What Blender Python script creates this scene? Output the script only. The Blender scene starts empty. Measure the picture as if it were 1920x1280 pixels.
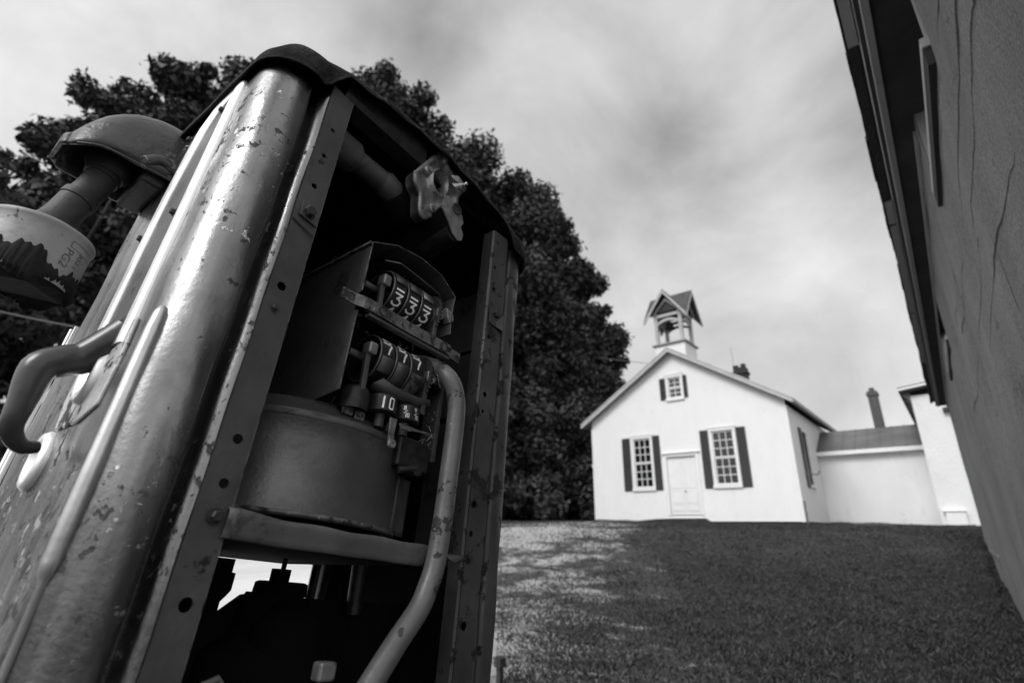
import bpy, math, random
import numpy as np
from mathutils import Vector, Matrix
random.seed(7)
rng = np.random.default_rng(11)
SC = bpy.context.scene
COL = SC.collection
PI = math.pi
CZ = 0.95                                   # lens height above the grass

# ------------------------------------------------------------------ camera
RW = Matrix(((0.76712389, 0.64142599, 0.00967681),
             (-0.20993426, 0.26527124, -0.94104132),
             (-0.60617534, 0.71986378, 0.3381532)))
cam_d = bpy.data.cameras.new('camera'); cam = bpy.data.objects.new('camera', cam_d); COL.objects.link(cam)
cam.matrix_world = Matrix.Translation((0, 0, CZ)) @ (RW.transposed() @ Matrix(((1, 0, 0), (0, -1, 0), (0, 0, -1)))).to_4x4()
cam_d.sensor_width = 36.0
cam_d.lens = 963.0 / 1920 * 36
cam_d.clip_start = 0.02; cam_d.clip_end = 2000
cam_d.dof.use_dof = True; cam_d.dof.focus_distance = 0.80; cam_d.dof.aperture_fstop = 4.0
SC.camera = cam

# ------------------------------------------------------------------ light
SC.view_settings.view_transform = 'Standard'; SC.view_settings.look = 'None'
SC.view_settings.exposure = 0.5; SC.view_settings.gamma = 1.0
SUN_EL, SUN_AZ = math.radians(42), math.radians(-176)      # azimuth from +Y towards +X
sd = bpy.data.lights.new('sun', 'SUN'); sd.energy = 1.5; sd.angle = math.radians(26)
sun = bpy.data.objects.new('sun', sd); COL.objects.link(sun)
sv = Vector((math.sin(SUN_AZ) * math.cos(SUN_EL), math.cos(SUN_AZ) * math.cos(SUN_EL), math.sin(SUN_EL)))
sun.rotation_euler = sv.to_track_quat('Z', 'Y').to_euler()
W = bpy.data.worlds.new('World'); SC.world = W; W.use_nodes = True
nt = W.node_tree; nt.nodes.clear()
def N(nt, t, **k):
    n = nt.nodes.new(t)
    for a, b in k.items(): setattr(n, a, b)
    return n
out = N(nt, 'ShaderNodeOutputWorld'); bg = N(nt, 'ShaderNodeBackground'); bg.inputs[1].default_value = 0.1
sky = N(nt, 'ShaderNodeTexSky', sky_type='NISHITA'); sky.sun_disc = False
sky.sun_elevation = SUN_EL; sky.sun_rotation = SUN_AZ
bw = N(nt, 'ShaderNodeRGBToBW'); nt.links.new(sky.outputs[0], bw.inputs[0])
tc = N(nt, 'ShaderNodeTexCoord')
mp = N(nt, 'ShaderNodeMapping'); mp.inputs['Scale'].default_value = (1.0, 1.0, 1.5); mp.inputs['Rotation'].default_value = (0.35, 0.15, 0.4)
nt.links.new(tc.outputs['Generated'], mp.inputs[0])
nz = N(nt, 'ShaderNodeTexNoise'); nz.inputs['Scale'].default_value = 2.1; nz.inputs['Detail'].default_value = 9; nz.inputs['Roughness'].default_value = 0.55; nz.inputs['Distortion'].default_value = 0.35
nt.links.new(mp.outputs[0], nz.inputs[0])
cr = N(nt, 'ShaderNodeMapRange'); cr.inputs[1].default_value = 0.33; cr.inputs[2].default_value = 0.66; cr.inputs[3].default_value = 3.2; cr.inputs[4].default_value = 6.1
nt.links.new(nz.outputs[0], cr.inputs[0])
val = cr.outputs[0]
def sky_dir(az, el):
    a, e = math.radians(az), math.radians(el)
    return (math.sin(a) * math.cos(e), math.cos(a) * math.cos(e), math.sin(e))
# darker and brighter cloud masses, each a soft cap round its own direction; last three unseen, added to light pump and schoolhouse
for (d, w, amt) in [((-0.534, 0.391, 0.75), 0.127, -1.27),
        ((-0.304, 0.707, 0.638), 0.115, -1.10),
        ((-0.246, 0.784, 0.571), 0.115, -1.44),
        ((-0.178, 0.836, 0.52), 0.081, -0.68),
        ((0.019, 0.836, 0.548), 0.127, -1.27),
        ((-0.309, 0.629, 0.713), 0.127, 0.70),
        ((-0.068, 0.898, 0.434), 0.138, 0.80),
        ((-0.46, 0.766, 0.449), 0.161, -0.42),
        ((-0.39, 0.852, 0.349), 0.103, 0.70),
        ((-0.369, 0.484, 0.794), 0.138, 0.60),
        ((-0.07, 0.696, 0.714), 0.161, 0.50),
        ((-0.192, 0.92, 0.342), 0.161, -0.26),
        ((-0.8, -0.026, 0.599), 0.402, 1.00),
        ((math.sin(SUN_AZ) * .75, math.cos(SUN_AZ) * .75, 0.5), 0.632, 6.00), ((-0.60, -0.60, 0.53), 0.483, 5.40), ((0.92, 0.05, 0.38), 0.690, 3.50)]:
    v = Vector(d).normalized()
    dt = N(nt, 'ShaderNodeVectorMath', operation='DISTANCE'); dt.inputs[1].default_value = v
    nrm = N(nt, 'ShaderNodeVectorMath', operation='NORMALIZE'); nt.links.new(tc.outputs['Generated'], nrm.inputs[0])
    wob = N(nt, 'ShaderNodeVectorMath', operation='SCALE'); wob.inputs['Scale'].default_value = 0.14
    nzc = N(nt, 'ShaderNodeTexNoise'); nzc.inputs['Scale'].default_value = 4.0; nzc.inputs['Detail'].default_value = 4
    nt.links.new(mp.outputs[0], nzc.inputs[0]); nt.links.new(nzc.outputs[1], wob.inputs[0])
    ad = N(nt, 'ShaderNodeVectorMath', operation='ADD'); nt.links.new(nrm.outputs[0], ad.inputs[0]); nt.links.new(wob.outputs[0], ad.inputs[1])
    sb = N(nt, 'ShaderNodeVectorMath', operation='SUBTRACT'); sb.inputs[1].default_value = (0.07, 0.07, 0.07); nt.links.new(ad.outputs[0], sb.inputs[0])
    nt.links.new(sb.outputs[0], dt.inputs[0])
    mr = N(nt, 'ShaderNodeMapRange', interpolation_type='SMOOTHSTEP'); mr.inputs[1].default_value = 0.0; mr.inputs[2].default_value = w * 1.6; mr.inputs[3].default_value = amt; mr.inputs[4].default_value = 0
    nt.links.new(dt.outputs['Value'], mr.inputs[0])
    sm = N(nt, 'ShaderNodeMath', operation='ADD'); nt.links.new(val, sm.inputs[0]); nt.links.new(mr.outputs[0], sm.inputs[1]); val = sm.outputs[0]
mix = N(nt, 'ShaderNodeMix', data_type='FLOAT'); mix.inputs[0].default_value = 0.90
nt.links.new(bw.outputs[0], mix.inputs[2]); nt.links.new(val, mix.inputs[3])
nt.links.new(mix.outputs[0], bg.inputs[0]); nt.links.new(bg.outputs[0], out.inputs[0])

# ------------------------------------------------------------------ helpers
def tag(o, label=None, cat=None, group=None, kind=None):
    for k, v in (('label', label), ('category', cat), ('group', group), ('kind', kind)):
        if v: o[k] = v
    return o
def empty(name, loc=(0, 0, 0), parent=None):
    o = bpy.data.objects.new(name, None); COL.objects.link(o); o.location = loc
    o.empty_display_size = 0.1
    if parent: o.parent = parent
    return o

class MB:
    """collects faces; build() links them as one mesh object"""
    def __init__(s): s.v = []; s.f = []; s.sm = []
    def add(s, vs, fs, smooth=False):
        b = len(s.v); s.v += [tuple(p) for p in vs]; s.f += [tuple(i + b for i in f) for f in fs]; s.sm += [smooth] * len(fs); return s
    def box(s, x0, x1, y0, y1, z0, z1):
        return s.add([(x0, y0, z0), (x1, y0, z0), (x1, y1, z0), (x0, y1, z0), (x0, y0, z1), (x1, y0, z1), (x1, y1, z1), (x0, y1, z1)],
                     [(0, 3, 2, 1), (4, 5, 6, 7), (0, 1, 5, 4), (1, 2, 6, 5), (2, 3, 7, 6), (3, 0, 4, 7)])
    def beam(s, a, b, w, h, up=(0, 0, 1)):
        a, b = Vector(a), Vector(b); d = (b - a).normalized(); u = Vector(up); r = d.cross(u)
        if r.length < 1e-5: r = d.cross(Vector((0, 1, 0)))
        r.normalize(); u = r.cross(d).normalized(); vs = []
        for p in (a, b):
            for i, j in ((-1, -1), (1, -1), (1, 1), (-1, 1)): vs.append(p + r * (i * w / 2) + u * (j * h / 2))
        return s.add(vs, [(3, 2, 1, 0), (4, 5, 6, 7), (0, 1, 5, 4), (1, 2, 6, 5), (2, 3, 7, 6), (3, 0, 4, 7)])
    def slab(s, pts, ext):
        """polygon pts (3D, planar) thickened by the vector ext"""
        n = len(pts); e = Vector(ext); vs = [Vector(p) for p in pts] + [Vector(p) + e for p in pts]
        return s.add(vs, [tuple(range(n - 1, -1, -1)), tuple(range(n, 2 * n))] + [(i, (i + 1) % n, (i + 1) % n + n, i + n) for i in range(n)])
    def tube(s, path, r, n=16, caps=True, smooth=True):
        P = [Vector(p) for p in path]; m = len(P); rs = r if isinstance(r, (list, tuple)) else [r] * m
        vs = []; ref = None
        for i in range(m):
            d = (P[min(i + 1, m - 1)] - P[max(i - 1, 0)]).normalized()
            if ref is None:
                ref = d.cross(Vector((0, 0, 1)))
                if ref.length < 0.1: ref = d.cross(Vector((0, 1, 0)))
            ref = (ref - d * ref.dot(d)).normalized(); q = d.cross(ref)
            for k in range(n):
                a = 2 * PI * k / n; vs.append(P[i] + (ref * math.cos(a) + q * math.sin(a)) * rs[i])
        fs = [(i * n + k, i * n + (k + 1) % n, (i + 1) * n + (k + 1) % n, (i + 1) * n + k) for i in range(m - 1) for k in range(n)]
        s.add(vs, fs, smooth)
        if caps: s.add(vs[:n], [tuple(range(n - 1, -1, -1))]); s.add(vs[-n:], [tuple(range(n))])
        return s
    def lathe(s, c, axis, prof, n=32, smooth=True, a0=0.0, a1=2 * PI):
        """prof: (distance along axis, radius)"""
        c, ax = Vector(c), Vector(axis).normalized()
        u = ax.cross(Vector((0, 0, 1)))
        if u.length < 0.1: u = Vector((1, 0, 0))
        u.normalize(); w = ax.cross(u); full = abs(a1 - a0 - 2 * PI) < 1e-6; m = n if full else n + 1
        vs = [c + ax * t + (u * math.cos(a0 + (a1 - a0) * k / n) + w * math.sin(a0 + (a1 - a0) * k / n)) * max(r, 1e-5) for t, r in prof for k in range(m)]
        fs = []
        for i in range(len(prof) - 1):
            for k in range(n):
                k2 = (k + 1) % m if full else k + 1
                fs.append((i * m + k, i * m + k2, (i + 1) * m + k2, (i + 1) * m + k))
        return s.add(vs, fs, smooth)
    def grid(s, rows, smooth=True, close=False):
        m = len(rows[0]); vs = [p for r in rows for p in r]
        fs = []
        for i in range(len(rows) - 1):
            for k in range(m if close else m - 1):
                k2 = (k + 1) % m; fs.append((i * m + k, i * m + k2, (i + 1) * m + k2, (i + 1) * m + k))
        return s.add(vs, fs, smooth)
    def build(s, name, mat, parent=None, fn=None, bevel=0, solid=0, seg=2, weld=False, off=0):
        me = bpy.data.meshes.new(name)
        me.from_pydata([fn(*p) for p in s.v] if fn else s.v, [], s.f)
        me.polygons.foreach_set('use_smooth', s.sm); me.update(); me.validate()
        me.materials.append(mat)
        o = bpy.data.objects.new(name, me); COL.objects.link(o)
        if parent: o.parent = parent
        if weld: m = o.modifiers.new('weld', 'WELD'); m.merge_threshold = 1e-5
        if solid: m = o.modifiers.new('solid', 'SOLIDIFY'); m.thickness = solid; m.offset = off
        if bevel:
            m = o.modifiers.new('bevel', 'BEVEL'); m.width = bevel; m.segments = seg; m.limit_method = 'ANGLE'; m.angle_limit = math.radians(40); m.harden_normals = False
        return o

def smoothpath(pts, k=6):
    P = [Vector(p) for p in pts]; out = []
    for i in range(len(P) - 1):
        a, b, c, d = P[max(i - 1, 0)], P[i], P[i + 1], P[min(i + 2, len(P) - 1)]
        for j in range(k):
            t = j / k; out.append(0.5 * ((2 * b) + (c - a) * t + (2 * a - 5 * b + 4 * c - d) * t * t + (3 * b - a - 3 * c + d) * t ** 3))
    out.append(P[-1]); return out

# ------------------------------------------------------------------ materials (neutral: a black-and-white world)
def mat(name, base=0.3, var=0.0, scale=5.0, rough=0.7, metal=0.0, bump=0.0, bscale=40.0, detail=6, spots=None, spec=0.5, stretch=None, rvar=0.0, coat=0.0, chipzone=False):
    """grey procedural material; spots = list of (grey, scale, threshold, softness, roughness, relief)"""
    m = bpy.data.materials.new(name); m.use_nodes = True; nt = m.node_tree; b = nt.nodes['Principled BSDF']; L = nt.links.new
    b.inputs['Roughness'].default_value = rough; b.inputs['Metallic'].default_value = metal; b.inputs['Specular IOR Level'].default_value = spec
    tc = N(nt, 'ShaderNodeTexCoord'); co = tc.outputs['Object']
    if stretch:
        mp = N(nt, 'ShaderNodeMapping'); mp.inputs['Scale'].default_value = stretch; L(co, mp.inputs[0]); co = mp.outputs[0]
    def noise(sc, det=detail, ro=0.6, dist=0.0):
        n = N(nt, 'ShaderNodeTexNoise'); n.inputs['Scale'].default_value = sc; n.inputs['Detail'].default_value = det; n.inputs['Roughness'].default_value = ro; n.inputs['Distortion'].default_value = dist
        L(co, n.inputs[0]); return n.outputs[0]
    def mr(x, a, b_, c, d):
        n = N(nt, 'ShaderNodeMapRange'); n.inputs[1].default_value = a; n.inputs[2].default_value = b_; n.inputs[3].default_value = c; n.inputs[4].default_value = d; L(x, n.inputs[0]); return n.outputs[0]
    v = mr(noise(scale), 0.3, 0.7, base * (1 - var), base * (1 + var))
    r = mr(noise(scale * 2.3), 0.3, 0.7, max(rough - rvar, 0.03), min(rough + rvar, 1))
    h = mr(noise(bscale), 0, 1, 0, 1) if bump else None
    if chipzone:        # long grime runs down the sheet
        sm_ = N(nt, 'ShaderNodeMapping'); sm_.inputs['Scale'].default_value = (1, 1, .07); L(co, sm_.inputs[0]); ns_ = N(nt, 'ShaderNodeTexNoise'); ns_.inputs['Scale'].default_value = 42; ns_.inputs['Detail'].default_value = 5; L(sm_.outputs[0], ns_.inputs[0])
        mm = N(nt, 'ShaderNodeMath', operation='MULTIPLY'); L(v, mm.inputs[0]); L(mr(ns_.outputs[0], .35, .65, .55, 1.25), mm.inputs[1]); v = mm.outputs[0]
        ra = N(nt, 'ShaderNodeMath', operation='ADD'); L(r, ra.inputs[0]); L(mr(ns_.outputs[0], .35, .65, .12, -.06), ra.inputs[1]); r = ra.outputs[0]
    for sp in (spots or []):
        g, sc, th, soft, ro, rel = sp
        nv = noise(sc, 8, 0.66, 0.25)
        if chipzone and sc > 20:      # the paint lets go in patches, not evenly
            zz = N(nt, 'ShaderNodeMath', operation='MULTIPLY_ADD'); L(noise(4.2, 3, 0.5), zz.inputs[0]); zz.inputs[1].default_value = 0.45; zz.inputs[2].default_value = -0.225
            za = N(nt, 'ShaderNodeMath', operation='ADD'); L(nv, za.inputs[0]); L(zz.outputs[0], za.inputs[1]); nv = za.outputs[0]
        k = mr(nv, th - soft, th + soft, 0, 1)
        mx = N(nt, 'ShaderNodeMix', data_type='FLOAT'); L(k, mx.inputs[0]); L(v, mx.inputs[2])
        gg = mr(noise(sc * 4), 0.3, 0.7, g * 0.6, g * 1.4); L(gg, mx.inputs[3]); v = mx.outputs[0]
        mx = N(nt, 'ShaderNodeMix', data_type='FLOAT'); L(k, mx.inputs[0]); L(r, mx.inputs[2]); mx.inputs[3].default_value = ro; r = mx.outputs[0]
        if h is not None and rel:
            ma = N(nt, 'ShaderNodeMath', operation='MULTIPLY_ADD'); L(k, ma.inputs[0]); ma.inputs[1].default_value = rel; L(h, ma.inputs[2]); h = ma.outputs[0]
    cc = N(nt, 'ShaderNodeCombineColor'); [L(v, cc.inputs[i]) for i in range(3)]
    L(cc.outputs[0], b.inputs['Base Color']); L(r, b.inputs['Roughness'])
    if h is not None:
        bp = N(nt, 'ShaderNodeBump'); bp.inputs['Strength'].default_value = 1.0; bp.inputs['Distance'].default_value = bump; L(h, bp.inputs['Height']); L(bp.outputs[0], b.inputs['Normal'])
    return m

M = {}
# pump
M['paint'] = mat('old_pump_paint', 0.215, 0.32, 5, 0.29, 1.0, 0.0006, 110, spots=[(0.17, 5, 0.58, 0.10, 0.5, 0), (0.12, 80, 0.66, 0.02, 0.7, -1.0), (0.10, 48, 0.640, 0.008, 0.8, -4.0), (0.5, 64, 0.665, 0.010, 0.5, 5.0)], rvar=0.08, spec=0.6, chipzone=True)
M['post_dark'] = mat('dark_right_post_paint', 0.07, 0.35, 9, 0.5, 0.3, 0.0010, 70, spots=[(0.02, 30, 0.60, 0.03, 0.8, -2.0), (0.16, 55, 0.69, 0.02, 0.5, 2.0)], rvar=0.1)  # right post and flange: darker tone than the left ones
M['paint_flake'] = mat('flaking_pump_paint', 0.50, 0.3, 9, 0.42, 0.5, 0.0014, 70, spots=[(0.07, 14, 0.56, 0.015, 0.8, -3.0), (0.42, 38, 0.64, 0.01, 0.6, 2.0)], rvar=0.1)
M['flange'] = mat('flange_metal', 0.11, 0.35, 9, 0.48, 0.45, 0.0007, 120, spots=[(0.03, 17, 0.66, 0.02, 0.8, -0.6), (0.12, 60, 0.71, 0.02, 0.5, 0.5)], rvar=0.1)
M['cap'] = mat('rusted_cap_metal', 0.032, 0.6, 18, 0.9, 0.0, 0.0065, 60, spots=[(0.075, 13, 0.58, 0.05, 0.6, 0.8), (0.20, 44, 0.68, 0.01, 0.5, 2.0)], rvar=0.05, spec=0.05)
M['chrome'] = mat('worn_bright_trim', 0.92, 0.06, 14, 0.42, 0.6, 0.0003, 50, spots=[(0.2, 40, 0.70, 0.03, 0.6, -0.5)], rvar=0.08)
M['rail'] = mat('worn_guard_rail', 0.55, 0.2, 16, 0.32, 0.8, 0.0005, 60, spots=[(0.2, 30, 0.66, 0.02, 0.6, -1.0)])
M['sheet'] = mat('dull_sheet_steel', 0.085, 0.3, 9, 0.5, 0.2, 0.0004, 90, spots=[(0.025, 14, 0.62, 0.05, 0.7, 0)], rvar=0.1)
M['inside'] = mat('near_black_inner_metal', 0.007, 0.5, 9, 0.9, 0.0, 0.0008, 60, spec=0.15)  # even near-black tone for parts inside the pump
M['can'] = mat('meter_can_metal', 0.12, 0.5, 5, 0.36, 0.5, 0.0006, 200, spots=[(0.08, 6, 0.56, 0.12, 0.55, 0), (0.3, 140, 0.74, 0.02, 0.5, 1.0)], rvar=0.14)
M['lip'] = mat('shelf_lip_metal', 0.10, 0.4, 12, 0.5, 0.1, 0.001, 50, spots=[(0.05, 20, 0.6, 0.04, 0.7, -0.5)], rvar=0.1)
M['pipe'] = mat('peeling_tube_paint', 0.125, 0.2, 20, 0.42, 0.1, 0.0006, 110, spots=[(0.04, 30, 0.60, 0.008, 0.75, -1.6), (0.35, 60, 0.70, 0.02, 0.5, 0.6)], rvar=0.1)
M['wheel'] = mat('black_number_wheel', 0.014, 0.4, 30, 0.40, 0, 0.0002, 160, spots=[(0.06, 50, 0.66, 0.03, 0.6, 0)])
M['rim'] = mat('worn_wheel_rim', 0.16, 0.3, 40, 0.35, 0.3, 0.0002, 100)
M['digit'] = mat('white_numeral', 0.9, 0.2, 60, 0.6, 0, 0, 40, spots=[(0.3, 80, 0.68, 0.03, 0.7, 0)])
M['bar'] = mat('corroded_bar', 0.14, 0.5, 45, 0.5, 0.3, 0.0006, 180, spots=[(0.03, 60, 0.56, 0.04, 0.8, -0.8), (0.5, 90, 0.66, 0.02, 0.4, 0.8)])
M['cast'] = mat('cast_zinc', 0.30, 0.4, 35, 0.35, 0.55, 0.0005, 130, spots=[(0.06, 40, 0.60, 0.04, 0.6, -0.6)])
M['shiny'] = mat('bright_foil', 0.85, 0.1, 40, 0.16, 1.0, 0.0004, 60)
M['gearm'] = mat('greasy_gear', 0.03, 0.6, 60, 0.4, 0.4, 0.0004, 150)
M['hoodcast'] = mat('chipped_boot_paint', 0.045, 0.4, 12, 0.32, 0.0, 0.0018, 55, spots=[(0.16, 26, 0.60, 0.02, 0.6, -0.8), (0.02, 34, 0.68, 0.02, 0.7, -0.8)], rvar=0.1)
M['iron'] = mat('black_pipe_iron', 0.028, 0.5, 20, 0.6, 0.0, 0.0012, 90)
M['handle'] = mat('worn_black_handle', 0.045, 0.4, 20, 0.26, 0.0, 0.0005, 60)
M['filter'] = mat('filter_can_paint', 0.24, 0.3, 7, 0.45, 0, 0.0006, 160, spots=[(0.10, 9, 0.62, 0.06, 0.6, 0), (0.06, 70, 0.66, 0.02, 0.8, -0.5)])
M['rust'] = mat('black_rust_crust', 0.008, 0.6, 50, 0.95, 0, 0.002, 90)
M['ink'] = mat('faded_ink', 0.10, 0.3, 40, 0.7)
M['nut'] = mat('dark_bolt_head', 0.035, 0.5, 60, 0.55, 0.2, 0.0005, 120)
# buildings
M['siding'] = mat('white_clapboard_paint', 0.82, 0.03, 1.3, 0.6, 0, 0.004, 30, spots=[(0.70, 2.6, 0.66, 0.10, 0.7, 0)], stretch=(1.6, 1.6, .6))
M['trim'] = mat('white_trim_paint', 0.82, 0.04, 2, 0.5, 0, 0.002, 40)
M['trimgrey'] = mat('weathered_belfry_paint', 0.42, 0.15, 3, 0.6, 0, 0.003, 40)
M['rake'] = mat('weathered_rake_board', 0.50, 0.14, 2, 0.6, 0, 0.003, 40)
M['soffit'] = mat('grey_soffit_board', 0.30, 0.1, 2, 0.7, 0, 0.002, 30)
M['shutter'] = mat('dark_shutter_paint', 0.035, 0.15, 5, 0.5, 0, 0.002, 60)
M['glass'] = mat('dark_old_glass', 0.012, 0.3, 1.5, 0.08, 0, 0.004, 2.2, detail=1, spec=0.7)
M['shingle'] = mat('old_roof_shingles', 0.075, 0.35, 6, 0.85, 0, 0.02, 18)
M['metalroof'] = mat('dull_standing_roof', 0.15, 0.25, 0.8, 0.5, 0.2, 0.004, 6, stretch=(1, 3, 1))
M['stuccow'] = mat('white_rough_stucco', 0.76, 0.06, 0.9, 0.8, 0, 0.02, 14, spots=[(0.6, 1.4, 0.66, 0.08, 0.8, 0)])
M['annex'] = mat('smooth_white_wall', 0.76, 0.05, 0.9, 0.7, 0, 0.010, 9, spots=[(0.66, 1.6, 0.66, 0.10, 0.7, 0)], stretch=(1.5, 1.5, .6))
M['brick'] = None
M['bark'] = mat('dark_bark', 0.05, 0.4, 3, 0.9, 0, 0.03, 12, stretch=(1, 1, 0.25))
M['plaster_gable'] = M['siding']
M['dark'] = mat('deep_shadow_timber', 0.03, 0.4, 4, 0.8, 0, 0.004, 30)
M['fascia'] = mat('dull_white_fascia', 0.42, 0.12, 3, 0.45, 0, 0.003, 30)
M['felt'] = mat('black_roof_felt', 0.03, 0.4, 6, 0.8, 0, 0.01, 30)
M['stone'] = mat('grey_step_stone', 0.22, 0.2, 4, 0.8, 0, 0.01, 20)
M['wire'] = mat('pale_cable', 0.16, 0.1, 4, 0.5)

def brick_mat():
    m = bpy.data.materials.new('sooty_brick'); m.use_nodes = True; nt = m.node_tree; b = nt.nodes['Principled BSDF']; L = nt.links.new
    tc = N(nt, 'ShaderNodeTexCoord'); mp = N(nt, 'ShaderNodeMapping'); mp.inputs['Rotation'].default_value = (PI / 2, 0, 0); L(tc.outputs['Object'], mp.inputs[0])
    br = N(nt, 'ShaderNodeTexBrick'); br.inputs['Scale'].default_value = 5; br.inputs['Color1'].default_value = (.05, .05, .05, 1); br.inputs['Color2'].default_value = (.08, .08, .08, 1); br.inputs['Mortar'].default_value = (.14, .14, .14, 1)
    L(mp.outputs[0], br.inputs[0]); L(br.outputs[0], b.inputs['Base Color']); b.inputs['Roughness'].default_value = 0.85
    return m
M['brick'] = brick_mat()

def stucco_near():
    m = bpy.data.materials.new('grey_stucco'); m.use_nodes = True; nt = m.node_tree; b = nt.nodes['Principled BSDF']; L = nt.links.new
    tc = N(nt, 'ShaderNodeTexCoord'); co = tc.outputs['Object']
    def noise(sc, det, ro, vec=co, dist=0):
        n = N(nt, 'ShaderNodeTexNoise'); n.inputs['Scale'].default_value = sc; n.inputs['Detail'].default_value = det; n.inputs['Roughness'].default_value = ro; n.inputs['Distortion'].default_value = dist; L(vec, n.inputs[0]); return n
    def mr(x, a, b_, c, d):
        n = N(nt, 'ShaderNodeMapRange'); n.inputs[1].default_value = a; n.inputs[2].default_value = b_; n.inputs[3].default_value = c; n.inputs[4].default_value = d; L(x, n.inputs[0]); return n.outputs[0]
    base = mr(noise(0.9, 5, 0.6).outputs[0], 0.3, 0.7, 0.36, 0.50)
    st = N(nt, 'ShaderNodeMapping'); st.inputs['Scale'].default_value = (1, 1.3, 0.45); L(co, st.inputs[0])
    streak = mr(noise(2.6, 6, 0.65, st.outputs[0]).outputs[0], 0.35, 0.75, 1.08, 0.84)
    mu = N(nt, 'ShaderNodeMath', operation='MULTIPLY'); L(base, mu.inputs[0]); L(streak, mu.inputs[1])
    # cracks
    warp = noise(2.2, 4, 0.7)
    wv = N(nt, 'ShaderNodeVectorMath', operation='SCALE'); wv.inputs['Scale'].default_value = 0.9; L(warp.outputs[1], wv.inputs[0])
    av = N(nt, 'ShaderNodeVectorMath', operation='ADD'); L(st.outputs[0], av.inputs[0]); L(wv.outputs[0], av.inputs[1])
    vo = N(nt, 'ShaderNodeTexVoronoi', feature='DISTANCE_TO_EDGE'); vo.inputs['Scale'].default_value = 1.15; L(av.outputs[0], vo.inputs[0])
    crack = mr(vo.outputs[0], 0.003, 0.010, 1, 0)
    gate = mr(noise(1.1, 2, 0.5).outputs[0], 0.46, 0.56, 0, 1)
    cg = N(nt, 'ShaderNodeMath', operation='MULTIPLY'); L(crack, cg.inputs[0]); L(gate, cg.inputs[1])
    dk = N(nt, 'ShaderNodeMath', operation='MULTIPLY_ADD'); L(cg.outputs[0], dk.inputs[0]); dk.inputs[1].default_value = -0.35; dk.inputs[2].default_value = 1.0
    mu2 = N(nt, 'ShaderNodeMath', operation='MULTIPLY'); L(mu.outputs[0], mu2.inputs[0]); L(dk.outputs[0], mu2.inputs[1])
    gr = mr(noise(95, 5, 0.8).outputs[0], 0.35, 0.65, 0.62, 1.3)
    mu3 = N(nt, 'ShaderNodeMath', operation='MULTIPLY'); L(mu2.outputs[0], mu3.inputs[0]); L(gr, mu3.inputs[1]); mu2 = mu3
    cc = N(nt, 'ShaderNodeCombineColor'); [L(mu2.outputs[0], cc.inputs[i]) for i in range(3)]; L(cc.outputs[0], b.inputs['Base Color'])
    b.inputs['Roughness'].default_value = 0.9; b.inputs['Specular IOR Level'].default_value = 0.2
    n1 = noise(42, 8, 0.85).outputs[0]; n2 = noise(11, 5, 0.65).outputs[0]
    h = N(nt, 'ShaderNodeMath', operation='MULTIPLY_ADD'); L(n2, h.inputs[0]); h.inputs[1].default_value = 2.2; L(n1, h.inputs[2])
    h2 = N(nt, 'ShaderNodeMath', operation='MULTIPLY_ADD'); L(cg.outputs[0], h2.inputs[0]); h2.inputs[1].default_value = -0.8; L(h.outputs[0], h2.inputs[2])
    bp = N(nt, 'ShaderNodeBump'); bp.inputs['Distance'].default_value = 0.03; L(h2.outputs[0], bp.inputs['Height']); L(bp.outputs[0], b.inputs['Normal'])
    return m
M['stucco'] = stucco_near()

def ground_mat():
    m = bpy.data.materials.new('mown_lawn_soil'); m.use_nodes = True; nt = m.node_tree; b = nt.nodes['Principled BSDF']; L = nt.links.new
    tc = N(nt, 'ShaderNodeTexCoord'); co = tc.outputs['Object']
    def noise(sc, det, ro):
        n = N(nt, 'ShaderNodeTexNoise'); n.inputs['Scale'].default_value = sc; n.inputs['Detail'].default_value = det; n.inputs['Roughness'].default_value = ro; L(co, n.inputs[0]); return n.outputs[0]
    def mr(x, a, b_, c, d):
        n = N(nt, 'ShaderNodeMapRange'); n.inputs[1].default_value = a; n.inputs[2].default_value = b_; n.inputs[3].default_value = c; n.inputs[4].default_value = d; L(x, n.inputs[0]); return n.outputs[0]
    a = mr(noise(0.5, 6, 0.65), 0.3, 0.7, 0.045, 0.10); c = mr(noise(9, 8, 0.75), 0.3, 0.7, 0.45, 1.6)
    mu = N(nt, 'ShaderNodeMath', operation='MULTIPLY'); L(a, mu.inputs[0]); L(c, mu.inputs[1])
    cc = N(nt, 'ShaderNodeCombineColor'); [L(mu.outputs[0], cc.inputs[i]) for i in range(3)]; L(cc.outputs[0], b.inputs['Base Color'])
    b.inputs['Roughness'].default_value = 1.0; b.inputs['Specular IOR Level'].default_value = 0.1
    bp = N(nt, 'ShaderNodeBump'); bp.inputs['Distance'].default_value = 0.05; L(noise(14, 8, 0.8), bp.inputs['Height']); L(bp.outputs[0], b.inputs['Normal'])
    return m
M['lawn'] = ground_mat()
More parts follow.
